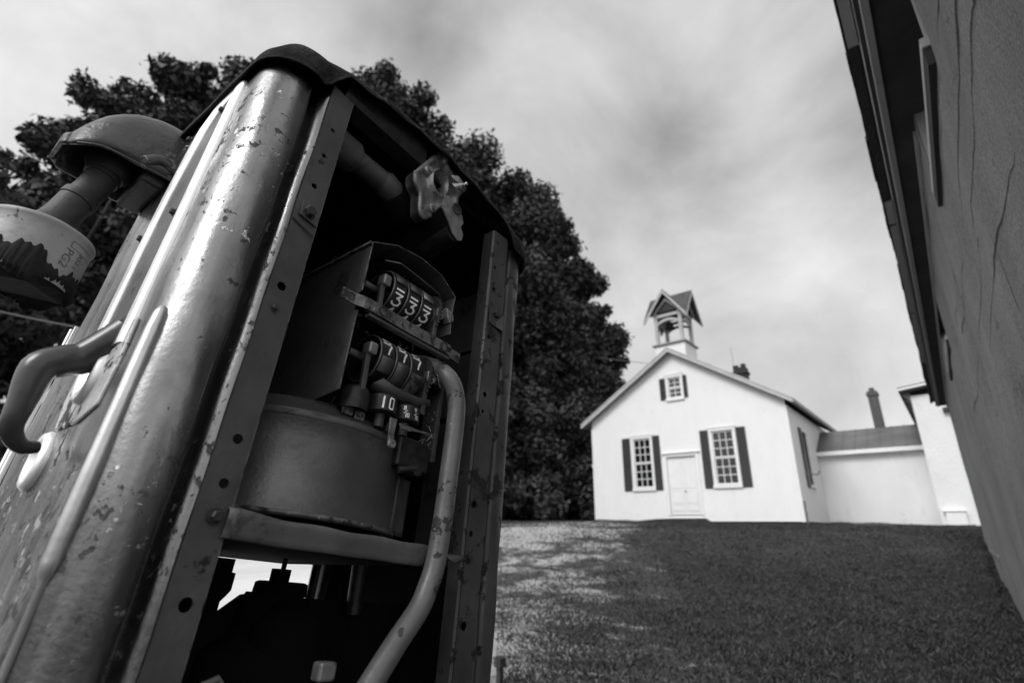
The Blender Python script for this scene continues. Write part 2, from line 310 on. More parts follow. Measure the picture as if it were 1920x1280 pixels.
def gravel_mat():
    m = bpy.data.materials.new('pale_gravel'); m.use_nodes = True; nt = m.node_tree; b = nt.nodes['Principled BSDF']; L = nt.links.new
    tc = N(nt, 'ShaderNodeTexCoord'); co = tc.outputs['Object']
    def noise(sc, det, ro):
        n = N(nt, 'ShaderNodeTexNoise'); n.inputs['Scale'].default_value = sc; n.inputs['Detail'].default_value = det; n.inputs['Roughness'].default_value = ro; L(co, n.inputs[0]); return n.outputs[0]
    def mr(x, a, b_, c, d):
        n = N(nt, 'ShaderNodeMapRange'); n.inputs[1].default_value = a; n.inputs[2].default_value = b_; n.inputs[3].default_value = c; n.inputs[4].default_value = d; L(x, n.inputs[0]); return n.outputs[0]
    g = mr(noise(30, 8, 0.8), 0.3, 0.7, 0.32, 0.58)
    ed = N(nt, 'ShaderNodeAttribute'); ed.attribute_name = 'edge'      # grass growing in from both sides
    es = N(nt, 'ShaderNodeMath', operation='POWER'); L(ed.outputs['Fac'], es.inputs[0]); es.inputs[1].default_value = 1.6
    eg = N(nt, 'ShaderNodeMath', operation='MULTIPLY_ADD'); L(es.outputs[0], eg.inputs[0]); eg.inputs[1].default_value = 0.25; L(noise(1.1, 9, 0.72), eg.inputs[2])
    k = mr(eg.outputs[0], 0.57, 0.66, 0, 1)
    mx = N(nt, 'ShaderNodeMix', data_type='FLOAT'); L(k, mx.inputs[0]); L(g, mx.inputs[2]); L(mr(noise(9, 8, 0.75), .3, .7, .035, .105), mx.inputs[3])
    cc = N(nt, 'ShaderNodeCombineColor'); [L(mx.outputs[0], cc.inputs[i]) for i in range(3)]; L(cc.outputs[0], b.inputs['Base Color'])
    b.inputs['Roughness'].default_value = 0.95
    bp = N(nt, 'ShaderNodeBump'); bp.inputs['Distance'].default_value = 0.03; L(noise(25, 8, 0.8), bp.inputs['Height']); L(bp.outputs[0], b.inputs['Normal'])
    return m
M['gravel'] = gravel_mat()
def leaf_mat(name, lo, hi):
    m = bpy.data.materials.new(name); m.use_nodes = True; nt = m.node_tree; b = nt.nodes['Principled BSDF']; L = nt.links.new
    tc = N(nt, 'ShaderNodeTexCoord'); n = N(nt, 'ShaderNodeTexNoise'); n.inputs['Scale'].default_value = 0.9; n.inputs['Detail'].default_value = 8; n.inputs['Roughness'].default_value = 0.8; L(tc.outputs['Object'], n.inputs[0])
    r = N(nt, 'ShaderNodeMapRange'); r.inputs[1].default_value = .35; r.inputs[2].default_value = .65; r.inputs[3].default_value = lo; r.inputs[4].default_value = hi; L(n.outputs[0], r.inputs[0])
    cc = N(nt, 'ShaderNodeCombineColor'); [L(r.outputs[0], cc.inputs[i]) for i in range(3)]; L(cc.outputs[0], b.inputs['Base Color'])
    b.inputs['Roughness'].default_value = 0.55; b.inputs['Specular IOR Level'].default_value = 0.3
    return m
M['leaf'] = leaf_mat('tree_leaves', 0.022, 0.085)
M['leafd'] = leaf_mat('dark_leaves', 0.02, 0.06)
M['grass'] = leaf_mat('grass_blades', 0.036, 0.060)

# ------------------------------------------------------------------ terrain
def sst(t): t = min(max(t, 0), 1); return t * t * (3 - 2 * t)
PROF = [(0, -.95), (5, -.94), (8, -.86), (10.5, -.66), (12.5, -.30), (14.5, -.05), (18, .10), (24, .21), (32, .34), (45, .6), (80, 0.9), (900, 1.5)]
def ground_h(x, y):
    d = math.hypot(x, y)
    for (a, ha), (b, hb) in zip(PROF, PROF[1:]):
        if d <= b:
            t = (d - a) / (b - a); h = ha + (hb - ha) * t; break
    else: h = PROF[-1][1]
    h -= 0.10 * sst((x + 7) / 8) * sst((y - 14) / 10)          # lower on the right, under the stucco building
    h += 0.02 * math.sin(x * 1.7 + y * .6) * math.sin(y * 1.1 - x * .4) + 0.03 * math.sin(x * .45 + 1) * math.sin(y * .38)
    return h + CZ
def sheet(name, mat_, rmin, rmax, a0, a1, na, nr, dz=0.0, mask=None):
    rows = []
    for i in range(nr + 1):
        r = rmin + (rmax - rmin) * (i / nr) ** 3.0
        rows.append([(r * math.sin(a), r * math.cos(a), ground_h(r * math.sin(a), r * math.cos(a)) + dz) for a in [a0 + (a1 - a0) * k / na for k in range(na + 1)]])
    mb = MB(); mb.grid([list(reversed(r)) for r in rows]); return mb
g = sheet('ground', None, 0.02, 900, -PI, PI, 360, 300).build('ground', M['lawn'], weld=True); tag(g, kind='structure')
# pale gravel drive that comes in from the left, behind the pump, and fades into the grass
dr = MB(); rows = []; EDGE = []
PATH = [(-30, 2.0), (-20, 3.0), (-13, 5.0), (-8.9, 7.6), (-8.4, 10.6), (-9.0, 14.0), (-10.2, 18.5)]
pp = smoothpath([(x, y, 0) for x, y in PATH], 8)
for i, p in enumerate(pp):
    t = i / (len(pp) - 1); d = (pp[min(i + 1, len(pp) - 1)] - pp[max(i - 1, 0)]).normalized(); nrm = Vector((-d.y, d.x, 0))
    w = 4.2 - 1.6 * t
    row = []
    for k in range(25):
        u = (k / 24 - 0.5) * 2 * w
        q = p + nrm * u; row.append((q.x, q.y, ground_h(q.x, q.y) + 0.005)); EDGE.append(abs(k / 24 - 0.5) * 2)
    rows.append(row)
dr.grid(rows); dro = tag(dr.build('driveway', M['gravel']), kind='structure')
at = dro.data.attributes.new('edge', 'FLOAT', 'POINT'); at.data.foreach_set('value', EDGE)
tk = MB(); rows = []; EDGE = []
for i, p in enumerate(smoothpath([(-1.2, .8, 0), (-2.3, 2.4, 0), (-3.9, 4.8, 0), (-5.4, 7.4, 0), (-6.6, 9.6, 0)], 8)):
    row = []
    for k in range(21):
        u = (k / 20 - .5) * 2 * 1.9; x, y = p.x + u * .87, p.y + u * .5; row.append((x, y, ground_h(x, y) + 0.009)); EDGE.append(.50 + .5 * abs(k / 20 - .5) * 2)
    rows.append(row)
tk.grid([list(reversed(r)) for r in rows]); tko = tag(tk.build('dirt_track', M['gravel']), kind='structure')
at = tko.data.attributes.new('edge', 'FLOAT', 'POINT'); at.data.foreach_set('value', [EDGE[i] for i in range(len(EDGE))])
yard = MB(); rows = []
for i in range(25):
    r = 2.2 + 11.5 * (i / 24) ** 1.4
    rows.append([(r * math.sin(a), r * math.cos(a), ground_h(r * math.sin(a), r * math.cos(a)) + 0.022) for a in [math.radians(-106 + (57 + .8 * math.sin(i * 1.3)) * k / 30) for k in range(31)]])
yard.grid([list(reversed(r)) for r in rows]); tag(yard.build('gravel_yard', mat('sun_bleached_concrete', 0.66, 0.14, 0.9, 0.8, 0, 0.004, 30, stretch=(1, .35, 1))), kind='structure')

# grass blades on the near lawn: uncountable, one object
def make_grass():
    n = 330000
    ang = rng.uniform(-0.72, 0.10, n); r = 2.4 + 19.5 * rng.random(n) ** 1.45
    x = r * np.sin(ang); y = r * np.cos(ang)
    cl = np.sin(x * 2.1 + 1.3 * np.sin(y * 1.3)) * np.sin(y * 1.7 + x) * .6 + .4 * np.sin(x * 6.3 + 2 * np.sin(y * 3.1)) * np.sin(y * 5.7)
    # worn track beside the pump and the drive stay thin
    trx = np.interp(y, [0, 3.6, 7.0, 10.5, 14, 20], [-1.6, -3.3, -5.4, -7.2, -8.2, -9.6]); wear = 1 / (1 + np.exp((x - trx - .5) * 2.2))
    keep = (rng.random(n) < (0.60 + 0.4 * cl) * (1 - .8 * wear)) & (x < 0.29) & ((y < 21.9) | (x > -4.4))
    x, y, r = x[keep], y[keep], r[keep]
    # taller tufts along the foot of the walls
    ex, ey = [], []
    for (xa, ya, xb, yb, m) in ((-13.3, 21.9, -4.4, 21.9, 5200), (-4.35, 22, -4.35, 26.5, 1800), (-4.4, 26.5, -.6, 26.5, 2600), (-.6, 23.75, .2, 23.75, 700), (.24, 2.6, .20, 13.2, 6500)):
        t = rng.random(m) ; ex.append(xa + (xb - xa) * t + rng.normal(0, .04, m) - (.03 if xa > .2 else 0)); ey.append(ya + (yb - ya) * t + (rng.normal(0, .05, m) - .04) * (xa < .2))
    ne = sum(map(len, ex)); x = np.concatenate([x] + ex); y = np.concatenate([y] + ey); r = np.hypot(x, y); tall = np.zeros(len(x)); tall[-ne:] = 1; n = len(x)
    z = np.array([ground_h(a, b) for a, b in zip(x, y)]) + .008
    h = (0.014 + 0.026 * rng.random(n) ** 2) * (1 + 0.3 * np.sin(x * 5) * np.sin(y * 4)); h = h * (1 + .5 * tall * rng.random(n)) * (1 + r * .012); w = 0.002 + 0.003 * rng.random(n) + r * 0.0004
    a = rng.uniform(0, 2 * PI, n); lean = rng.uniform(0.2, 1.3, n) * h; b = rng.uniform(0, 2 * PI, n)
    broad = rng.random(n) < 0.05; w = np.where(broad, w * 2.2, w); h = np.where(broad, h * .6, h)
    v = np.zeros((n, 4, 3))
    v[:, 0] = np.stack([x - np.cos(a) * w, y - np.sin(a) * w, z], 1); v[:, 1] = np.stack([x + np.cos(a) * w, y + np.sin(a) * w, z], 1)
    mx, my = x + np.cos(b) * lean * .4, y + np.sin(b) * lean * .4
    v[:, 2] = np.stack([mx + np.cos(a) * w * .8, my + np.sin(a) * w * .8, z + h * .65], 1)
    v[:, 3] = np.stack([x + np.cos(b) * lean, y + np.sin(b) * lean, z + h], 1)
    me = bpy.data.meshes.new('grass_blades'); me.vertices.add(n * 4); me.vertices.foreach_set('co', v.ravel())
    me.loops.add(n * 4); me.loops.foreach_set('vertex_index', np.arange(n * 4)); me.polygons.add(n); me.polygons.foreach_set('loop_start', np.arange(0, n * 4, 4)); me.polygons.foreach_set('loop_total', np.full(n, 4))
    me.update(); me.validate(); me.materials.append(M['grass'])
    o = bpy.data.objects.new('lawn_grass', me); COL.objects.link(o); tag(o, 'short mown grass and clover covering the slope of the lawn', 'grass', kind='stuff')
make_grass()

# ------------------------------------------------------------------ trees
def leaves_mesh(name, centers, radii, per, size, material, parent, squash=0.85, lean=0.0):
    C, Rr = np.array(centers), np.array(radii); k = len(C)
    idx = np.repeat(np.arange(k), per); n = len(idx)
    d = rng.normal(size=(n, 3)); d /= np.linalg.norm(d, axis=1, keepdims=True)
    rad = rng.random(n) ** 0.42
    p = C[idx] + d * (Rr[idx] * rad)[:, None] * np.array([1, 1, squash])
    p += rng.normal(size=(n, 3)) * 0.12
    nrm = d * 0.7 + rng.normal(size=(n, 3)) * 0.7 + np.array([0, 0, 0.5]); nrm /= np.linalg.norm(nrm, axis=1, keepdims=True)
    t = np.cross(nrm, rng.normal(size=(n, 3))); t /= np.linalg.norm(t, axis=1, keepdims=True); b = np.cross(nrm, t)
    s = size * (0.55 + 0.9 * rng.random(n)); l = s * (0.9 + 0.5 * rng.random(n))
    v = np.zeros((n, 4, 3)); v[:, 0] = p - t * l[:, None]; v[:, 1] = p - b * (s * .62)[:, None]; v[:, 2] = p + t * l[:, None]; v[:, 3] = p + b * (s * .62)[:, None]
    me = bpy.data.meshes.new(name); me.vertices.add(n * 4); me.vertices.foreach_set('co', v.ravel())
    me.loops.add(n * 4); me.loops.foreach_set('vertex_index', np.arange(n * 4)); me.polygons.add(n); me.polygons.foreach_set('loop_start', np.arange(0, n * 4, 4)); me.polygons.foreach_set('loop_total', np.full(n, 4))
    me.update(); me.materials.append(material)
    o = bpy.data.objects.new(name, me); COL.objects.link(o); o.parent = parent; return o
def tree(name, az, dist, h, rx, label, seed, ncl=46, per=900, lsize=0.16, crown0=0.12, group=None, loose=False, material='leaf', clr=1.0):
    rs = random.Random(seed); a = math.radians(az); bx, by = dist * math.sin(a), dist * math.cos(a); bz = ground_h(bx, by)
    root = empty(name, (bx, by, bz)); tag(root, label, 'tree', group)
    H = h + CZ - bz
    tr = MB(); sway = [rs.uniform(-.5, .5) for _ in range(2)]
    tp = smoothpath([(0, 0, -.3), (0.1, 0, H * .2), (sway[0] * .5, sway[1] * .5, H * .45), (sway[0], sway[1], H * .8)], 5)
    tr.tube(tp, [0.42 * (1 - .8 * i / (len(tp) - 1)) * H / 18 for i in range(len(tp))], 9)
    cs, rr = [], []
    for i in range(ncl):
        t = crown0 + (1 - crown0) * (i + rs.random()) / ncl
        # outline of the crown: widest at 45 %, rounded top
        prof = math.sin(PI * min(1, (t - crown0) / (1 - crown0) * .84 + .12)) ** 0.5
        ang = i * 2.399 + rs.uniform(-.5, .5); q = rs.random() ** .5 * (0.86 if not loose else 1.0)
        r = (0.17 + 0.13 * rs.random()) * rx * clr
        z = H * t - r * .6; rad = max(rx * prof * q - r * .25, 0)
        c = Vector((math.cos(ang) * rad, math.sin(ang) * rad, z)); cs.append(tuple(c)); rr.append(r)
        if i % 3 == 0:
            zb = max(H * .18, z - rad * .8); base = tp[min(len(tp) - 1, int(zb / (H * .8) * (len(tp) - 1)))]
            mid = (base + c) / 2 + Vector((rs.uniform(-.3, .3), rs.uniform(-.3, .3), -.3))
            bp = smoothpath([tuple(base), tuple(mid), tuple(c)], 3); tr.tube(bp, [0.13 * (1 - .75 * j / (len(bp) - 1)) * H / 18 for j in range(len(bp))], 6)
    # small outlying tufts break the outline
    for i in range(ncl):
        c = Vector(cs[i]); e = Vector((rs.gauss(0, 1), rs.gauss(0, 1), rs.gauss(.3, .8))).normalized(); r = rr[i] * rs.uniform(.3, .5)
        cs.append(tuple(c + e * rr[i] * 1.05)); rr.append(r)
    tr.build('trunk', M['bark'], root)
    R_ = np.array(rr); per_i = np.maximum((per * (R_ / R_[:ncl].mean()) ** 2).astype(int), 60)
    # leaves_mesh wants one count: repeat by area
    C_ = np.repeat(np.array(cs), np.maximum(per_i // 60, 1), axis=0); RR = np.repeat(R_, np.maximum(per_i // 60, 1))
    leaves_mesh('crown', C_, RR, 60, lsize, M[material], root)
    return root
GT = 'big trees behind the pump and schoolhouse'
tree('maple_tree', -84.0, 24, 17.2, 3.1, 'loose-crowned tree with sky showing through, at the far left edge above the pump boot', 3, 34, 700, 0.12, .3, GT, True)
tree('maple_tree', -93.5, 22, 11.0, 4.4, 'lower tree at the left edge of the picture, beside the filter can', 4, 44, 900, 0.12, .1, GT, True)
tree('maple_tree', -80, 27, 22.6, 4.3, 'tall tree seen through between the boot and the pump cap', 5, 44, 900, 0.14, .12, GT, True)
tree('maple_tree', -72, 28, 25.5, 5.4, 'tall dark tree directly behind the upper left corner of the pump', 6, 52, 1000, 0.15, .1, GT)
tree('maple_tree', -59.5, 27, 26.2, 6.0, 'tallest tree, its top showing just over the rim of the pump cap', 7, 66, 1300, 0.13, .1, GT)
tree('maple_tree', -50, 28, 24.6, 6.9, 'big round tree whose crown fills the space right of the pump cap', 8, 76, 1500, 0.13, .06, GT)
tree('maple_tree', -41, 30, 22.6, 6.4, 'dense dark tree between the pump and the schoolhouse', 9, 76, 1500, 0.13, .03, GT)
tree('maple_tree', -33.0, 36, 19.0, 5.0, 'dark tree standing close behind the left corner of the white schoolhouse', 10, 70, 1500, 0.13, .02, GT)
tree('maple_tree', -36.8, 31, 21.6, 4.6, 'dark tree filling the dip between the two crowns nearest the schoolhouse', 12, 60, 1400, 0.13, .03, GT)
tree('maple_tree', -55, 30, 27.2, 5.0, 'tree whose crown tip rises behind the rim of the pump cap, second from the tallest', 13, 56, 1300, 0.13, .1, GT)
for i, (az, ds, h, r, lb) in enumerate([(-70, 24, 2.6, 3.4, 'dark bush at the lawn edge, seen left through the pump'), (-56, 24, 3.0, 3.4, 'dark bush under the trees hidden partly by the pump'), (-44.5, 25.5, 2.2, 2.6, 'low dark bush just right of the pump at the foot of the trees'),
                                        (-38, 27, 2.4, 2.4, 'low dark bush midway between pump and schoolhouse'), (-33.2, 29, 2.6, 2.2, 'bush beside the left corner of the schoolhouse'), (-83, 22, 3.2, 4.0, 'wide bush below the filter can at the left edge'), (-97, 20, 3.2, 4.0, 'wide bush beyond the left edge, behind the hose handle')]):
    a = math.radians(az); bx, by = ds * math.sin(a), ds * math.cos(a); bz = ground_h(bx, by)
    root = empty('bush', (bx, by, bz)); tag(root, lb, 'bush', 'bushes at the foot of the trees')
    rs = random.Random(i + 50); cs = [(rs.uniform(-1, 1) * r * .8, rs.uniform(-1, 1) * r * .4, rs.uniform(.1, .8) * h) for _ in range(16)]
    st = MB()
    for c in cs[:5]: st.tube([(c[0] * .2, c[1] * .2, -.1), (c[0] * .6, c[1] * .6, c[2] * .6), c], [.05, .035, .02], 6)
    st.build('stem', M['bark'], root)
    leaves_mesh('foliage', np.repeat(np.array(cs), 8, axis=0), np.repeat(np.full(16, h * .33), 8), 60, 0.12, M['leafd'], root)

# ------------------------------------------------------------------ schoolhouse
YF = 22.0; XL, XR = -13.27, -4.51; XC = -8.92; YB = 33.0
RZ, EZ = 7.81 + CZ, 4.77 + CZ; OV = 0.35; XEL, XER = -13.70, -4.15
church = empty('schoolhouse', (XC, YF, .25 + CZ)); tag(church, 'white clapboard schoolhouse with a gabled front, dark shutters and a belfry', 'building')
CO = Vector((XC, YF, .25 + CZ))
def CF(x, y, z): return (x - CO.x, y - CO.y, z - CO.z)
def roofz(x): return RZ - (RZ - EZ) * (XC - x) / (XC - XEL) if x < XC else RZ - (RZ - EZ) * (x - XC) / (XER - XC)
FLOOR = .25 + CZ
openings = [(-11.62, -9.80, .0, .0)]
WIN_L = (-11.12, -10.27); WIN_R = (-7.50, -6.62); WZ = (.0760 * 22 + CZ, .1735 * 22 + CZ)
UP = (-9.18, -8.58); UZ = (.2505 * 22 + CZ, .2920 * 22 + CZ)
DOOR = (-9.565, -8.27); DZ = (.0235 * 22 + CZ, .1320 * 22 + CZ)
OPS = [(WIN_L[0], WIN_L[1], *WZ), (WIN_R[0], WIN_R[1], *WZ), (UP[0], UP[1], *UZ), (DOOR[0], DOOR[1], DZ[0] - .05, DZ[1])]
def clap(mb, x0, x1, z0, z1, plane, ops=(), lim=None, h=0.105, axis='x', out=0.020, sgn=-1):
    """clapboards: every course leans out at its foot"""
    z = z0
    while z < z1 - 1e-4:
        zt = min(z + h, z1); a, b = x0, x1
        if lim:
            a, b = lim((z + zt) / 2)
            if b - a < .02: break
        cuts = sorted([(max(o[0], a), min(o[1], b)) for o in ops if o[2] < (z + zt) / 2 < o[3] and o[1] > a and o[0] < b])
        segs = []; c = a
        for o in cuts:
            if o[0] > c: segs.append((c, o[0]))
            c = max(c, o[1])
        if c < b: segs.append((c, b))
        for s0, s1 in segs:
            if axis == 'x': vs = [(s0, plane + sgn * out, z), (s1, plane + sgn * out, z), (s1, plane, zt), (s0, plane, zt), (s0, plane, z), (s1, plane, z)]
            else: vs = [(plane + sgn * out, s0, z), (plane + sgn * out, s1, z), (plane, s1, zt), (plane, s0, zt), (plane, s0, z), (plane, s1, z)]
            mb.add(vs, [(0, 1, 2, 3), (0, 4, 5, 1)])
        z = zt
mb = MB()
def lim(z): 
    t = (RZ - .16 - z) / (RZ - EZ); 
    return max(XL, XC - t * (XC - XEL)), min(XR, XC + t * (XER - XC))
clap(mb, XL, XR, FLOOR + .02, RZ - .2, YF, OPS, lim)
clap(mb, YF, YB, FLOOR + .02, 4.62 + CZ, XR, [(24.0, 24.75, WZ[0], WZ[1])], axis='y', sgn=1)
clap(mb, YF, YB, FLOOR + .02, 4.62 + CZ, XL, axis='y', sgn=-1)
mb.slab([(XL, YB, FLOOR), (XR, YB, FLOOR), (XR, YB, 4.6 + CZ), (XC, YB, RZ - .15), (XL, YB, 4.6 + CZ)], (0, .05, 0))
mb.slab([(XL + .01, YF + .06, FLOOR), (XR - .01, YF + .06, FLOOR), (XR - .01, YF + .06, FLOOR + .02), (XL + .01, YF + .06, FLOOR + .02)], (0, .1, 0))
mb.build('wall', M['siding'], church, CF)
# corner boards and frieze
for x in (XL, XR):
    s = -1 if x == XL else 1; mb = MB()
    a, b = (x - .032, x + .10) if s < 0 else (x - .10, x + .032); c_, d_ = (x - .032, x - .003) if s < 0 else (x + .003, x + .032)
    q = [(a, YF - .032), (b, YF - .032), (b, YF - .003), (d_, YF - .003), (d_, YF + .10), (c_, YF + .10)] if s < 0 else [(a, YF - .032), (b, YF - .032), (d_, YF + .10), (c_, YF + .10), (c_, YF - .003), (a, YF - .003)]
    if s < 0: q = [(a, YF - .032), (b, YF - .032), (b, YF - .003), (d_, YF - .003), (d_, YF + .10), (c_, YF + .10)]
    mb.slab([(u, v, FLOOR) for u, v in q], (0, 0, 4.55 + CZ - FLOOR)); mb.build('corner_board', M['trim'], church, CF)
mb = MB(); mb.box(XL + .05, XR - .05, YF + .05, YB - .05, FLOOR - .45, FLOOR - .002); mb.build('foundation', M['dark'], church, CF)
# roof
roof = MB()
TH = .06
for s, xe in ((-1, XEL), (1, XER)):
    p = [(XC, YF - OV, RZ), (XC, YB + OV, RZ), (xe, YB + OV, EZ), (xe, YF - OV, EZ)]
    if s > 0: p = p[::-1]
    roof.slab(p, (0, 0, -TH))
roof = roof.build('roof', M['shingle'], church, CF)
rk = MB()
for s, xe in ((-1, XEL), (1, XER)):
    d = Vector((xe - XC, 0, EZ - RZ)); n = Vector((-d.z, 0, d.x)).normalized() * (1 if s < 0 else -1)
    if n.z > 0: n = -n
    a, b = Vector((XC, YF - OV - .02, RZ - .005)), Vector((xe, YF - OV - .02, EZ - .005))
    w = Vector((0, 0, -.20)); rk.slab([a, b, b + w, a + w], (0, .03, 0))
    w2 = Vector((0, 0, -.055)); o2 = Vector((0, -.03, .012)); rk.slab([a + o2, b + o2, b + o2 + w2, a + o2 + w2], (0, .028, 0))
rk.build('rake_board', M['rake'], church, CF)
sf = MB()
for s, xe in ((-1, XEL), (1, XER)):
    xw = XL if s < 0 else XR
    sf.slab([(XC, YF - OV + .012, RZ - .145), (xe, YF - OV + .012, EZ - .145), (xe, YF - .02, EZ - .145), (XC, YF - .02, RZ - .145)], (0, 0, .03))
    # eave soffit along the sides, following the rafters
    sf.slab([(xe, YF - OV + .012, EZ - .15), (xe, YB, EZ - .15), (xw, YB, roofz(xw) - .15), (xw, YF - OV + .012, roofz(xw) - .15)], (0, 0, .03))
    sf.box(min(xe, xe + s * .02), max(xe, xe + s * .02), YF - OV, YB, EZ - .16, EZ - .02)
sf.build('soffit', M['soffit'], church, CF)

def sash_window(parent, fn, x0, x1, z0, z1, plane, rows, cols, sashes=2, side=False):
    """frame, sill, sashes and glass in one opening on a front (plane = y) wall"""
    f = MB(); cw = .10; y = plane
    f.box(x0 - cw, x0, y - .045, y + .08, z0 - .02, z1 + .02); f.box(x1, x1 + cw, y - .045, y + .08, z0 - .02, z1 + .02)
    f.box(x0 - cw - .02, x1 + cw + .02, y - .055, y + .08, z1 + .022, z1 + .14); f.box(x0 - cw - .05, x1 + cw + .05, y - .085, y + .02, z1 + .142, z1 + .17)
    fo = f.build('window', M['trim'], parent, fn)
    sl = MB(); sl.box(x0 - cw - .03, x1 + cw + .03, y - .10, y + .08, z0 - .14, z0 - .022); sl.build('sill', M['trim'], fo, fn)
    H = (z1 - z0) / sashes
    for s in range(sashes):
        sb = MB(); yy = y + .012 + .028 * (1 - s); a, b = z0 + s * H, z0 + (s + 1) * H
        sb.box(x0, x0 + .045, yy, yy + .03, a, b); sb.box(x1 - .045, x1, yy, yy + .03, a, b); sb.box(x0 + .045, x1 - .045, yy + .002, yy + .028, a, a + .05); sb.box(x0 + .045, x1 - .045, yy + .002, yy + .028, b - .045, b)
        for c in range(1, cols): xx = x0 + .045 + (x1 - x0 - .09) * c / cols; sb.box(xx - .014, xx + .014, yy + .004, yy + .026, a + .05, b - .045)
        for r in range(1, rows): zz = a + .05 + (H - .095) * r / rows; sb.box(x0 + .045, x1 - .045, yy + .006, yy + .024, zz - .014, zz + .014)
        sb.build('sash', M['trim'], fo, fn)
    gl = MB(); gl.box(x0, x1, y + .055, y + .062, z0, z1); gl.build('glass', M['glass'], fo, fn)
    return fo
def shutter(parent, fn, x0, x1, z0, z1, y, axis='x'):
    s = MB(); t = .045; mid = z0 + (z1 - z0) * .47
    B = (lambda a, b, c, d, e, f: s.box(a, b, c, d, e, f)) if axis == 'x' else (lambda a, b, c, d, e, f: s.box(y + .02 + (y - d), y + .02 + (y - c), a, b, e, f))
    B(x0, x0 + t, y - .04, y - .003, z0, z1); B(x1 - t, x1, y - .04, y - .003, z0, z1)
    for a, b in ((z0, z0 + .07), (mid - .035, mid + .035), (z1 - .06, z1)): B(x0 + t, x1 - t, y - .038, y - .005, a, b)
    z = z0 + .08
    while z < z1 - .07:
        if abs(z - mid) > .06:
            if axis == 'x': s.add([(x0 + t, y - .034, z), (x1 - t, y - .034, z), (x1 - t, y - .010, z + .04), (x0 + t, y - .010, z + .04)], [(0, 1, 2, 3)])
            else: s.add([(y + .034, x0 + t, z), (y + .034, x1 - t, z), (y + .010, x1 - t, z + .04), (y + .010, x0 + t, z + .04)], [(0, 1, 2, 3)])
        z += .042
    B(x0 + t, x1 - t, y - .008, y - .004, z0 + .07, z1 - .06)
    return s.build('shutter', M['shutter'], parent, fn)
sash_window(church, CF, *WIN_L, *WZ, YF, 3, 3); sash_window(church, CF, *WIN_R, *WZ, YF, 3, 3); sash_window(church, CF, *UP, *UZ, YF, 2, 2)
s0, s1 = .0703 * 22 + CZ, .1775 * 22 + CZ
shutter(church, CF, -11.67, -11.27, s0, s1, YF - .02); shutter(church, CF, -10.14, -9.815, s0, s1, YF - .02)
shutter(church, CF, -7.98, -7.63, s0, s1, YF - .02); shutter(church, CF, -6.49, -6.12, s0, s1, YF - .02)
shutter(church, CF, -9.57, -9.30, .2480 * 22 + CZ, .2940 * 22 + CZ, YF - .02); shutter(church, CF, -8.46, -8.29, .2480 * 22 + CZ, .2940 * 22 + CZ, YF - .02)
# side wall: frame, glass and one dark shutter standing edge-on to the view
sw = MB(); sw.box(XR - .02, XR + .04, 23.9, 24.0, WZ[0], WZ[1]); sw.box(XR - .02, XR + .04, 24.75, 24.85, WZ[0], WZ[1]); sw.box(XR - .02, XR + .05, 23.85, 24.9, WZ[1] + .003, WZ[1] + .12); sw.box(XR - .02, XR + .09, 23.85, 24.9, WZ[0] - .1, WZ[0] - .003)
sw = sw.build('window', M['trim'], church, CF); gg = MB(); gg.box(XR - .06, XR - .05, 24.0, 24.75, WZ[0], WZ[1]); gg.build('glass', M['glass'], sw, CF)
sh = MB(); sh.box(XR + .02, XR + .065, 23.42, 23.84, s0, s1); sh.build('shutter', M['shutter'], church, CF)
# door
d = MB(); x0, x1 = DOOR; z0, z1 = DZ; y = YF
d.box(x0 - .13, x0, y - .05, y + .09, z0 - .03, z1 + .02); d.box(x1, x1 + .13, y - .05, y + .09, z0 - .03, z1 + .02); d.box(x0 - .13, x1 + .13, y - .052, y + .09, z1 + .022, z1 + .14); d.box(x0 - .20, x1 + .20, y - .12, y + .02, z1 + .142, z1 + .18)
d.build('door_casing', M['trim'], church, CF)
xm = (x0 + x1) / 2
for a, b in ((x0, xm - .003), (xm + .003, x1)):
    lf = MB(); yy = y + .06; lf.box(a, b, yy, yy + .04, z0, z1)
    for pa, pb in ((.08, .17), (.21, .40), (.46, .94)):
        za, zb = z0 + (z1 - z0) * pa, z0 + (z1 - z0) * pb; fr = .035
        lf.box(a + .10, b - .10, yy - .012, yy - .001, za, zb); lf.box(a + .10 - fr, a + .10 - .004, yy - .02, yy - .001, za - fr, zb + fr); lf.box(b - .10 + .004, b - .10 + fr, yy - .02, yy - .001, za - fr, zb + fr)
        lf.box(a + .10 - .003, b - .10 + .003, yy - .019, yy - .001, zb + .004, zb + fr); lf.box(a + .10 - .003, b - .10 + .003, yy - .019, yy - .001, za - fr, za - .004)
    leaf = lf.build('door', M['trim'], church, CF)
    if b == x1: kn = MB(); kn.lathe((a + .06, yy, z0 + .95), (0, -1, 0), [(0, .012), (.03, .012), (.035, .028), (.06, .03), (.075, 0)], 12); kn.build('door_knob', M['nut'], leaf, CF)
st = MB(); st.slab([(-11.6, YF - .026, FLOOR - .02), (-11.2, YF - .026, FLOOR + .03), (-10.3, YF - .026, FLOOR + .10), (-9.5, YF - .026, FLOOR + .135), (-8.10, YF - .026, FLOOR + .135), (-8.02, YF - .026, FLOOR + .08), (-7.85, YF - .026, FLOOR - .02)], (0, -.03, 0)); st.build('crawl_gap_shade', M['dark'], church, CF)  # dark slab standing for the shaded gap under the siding
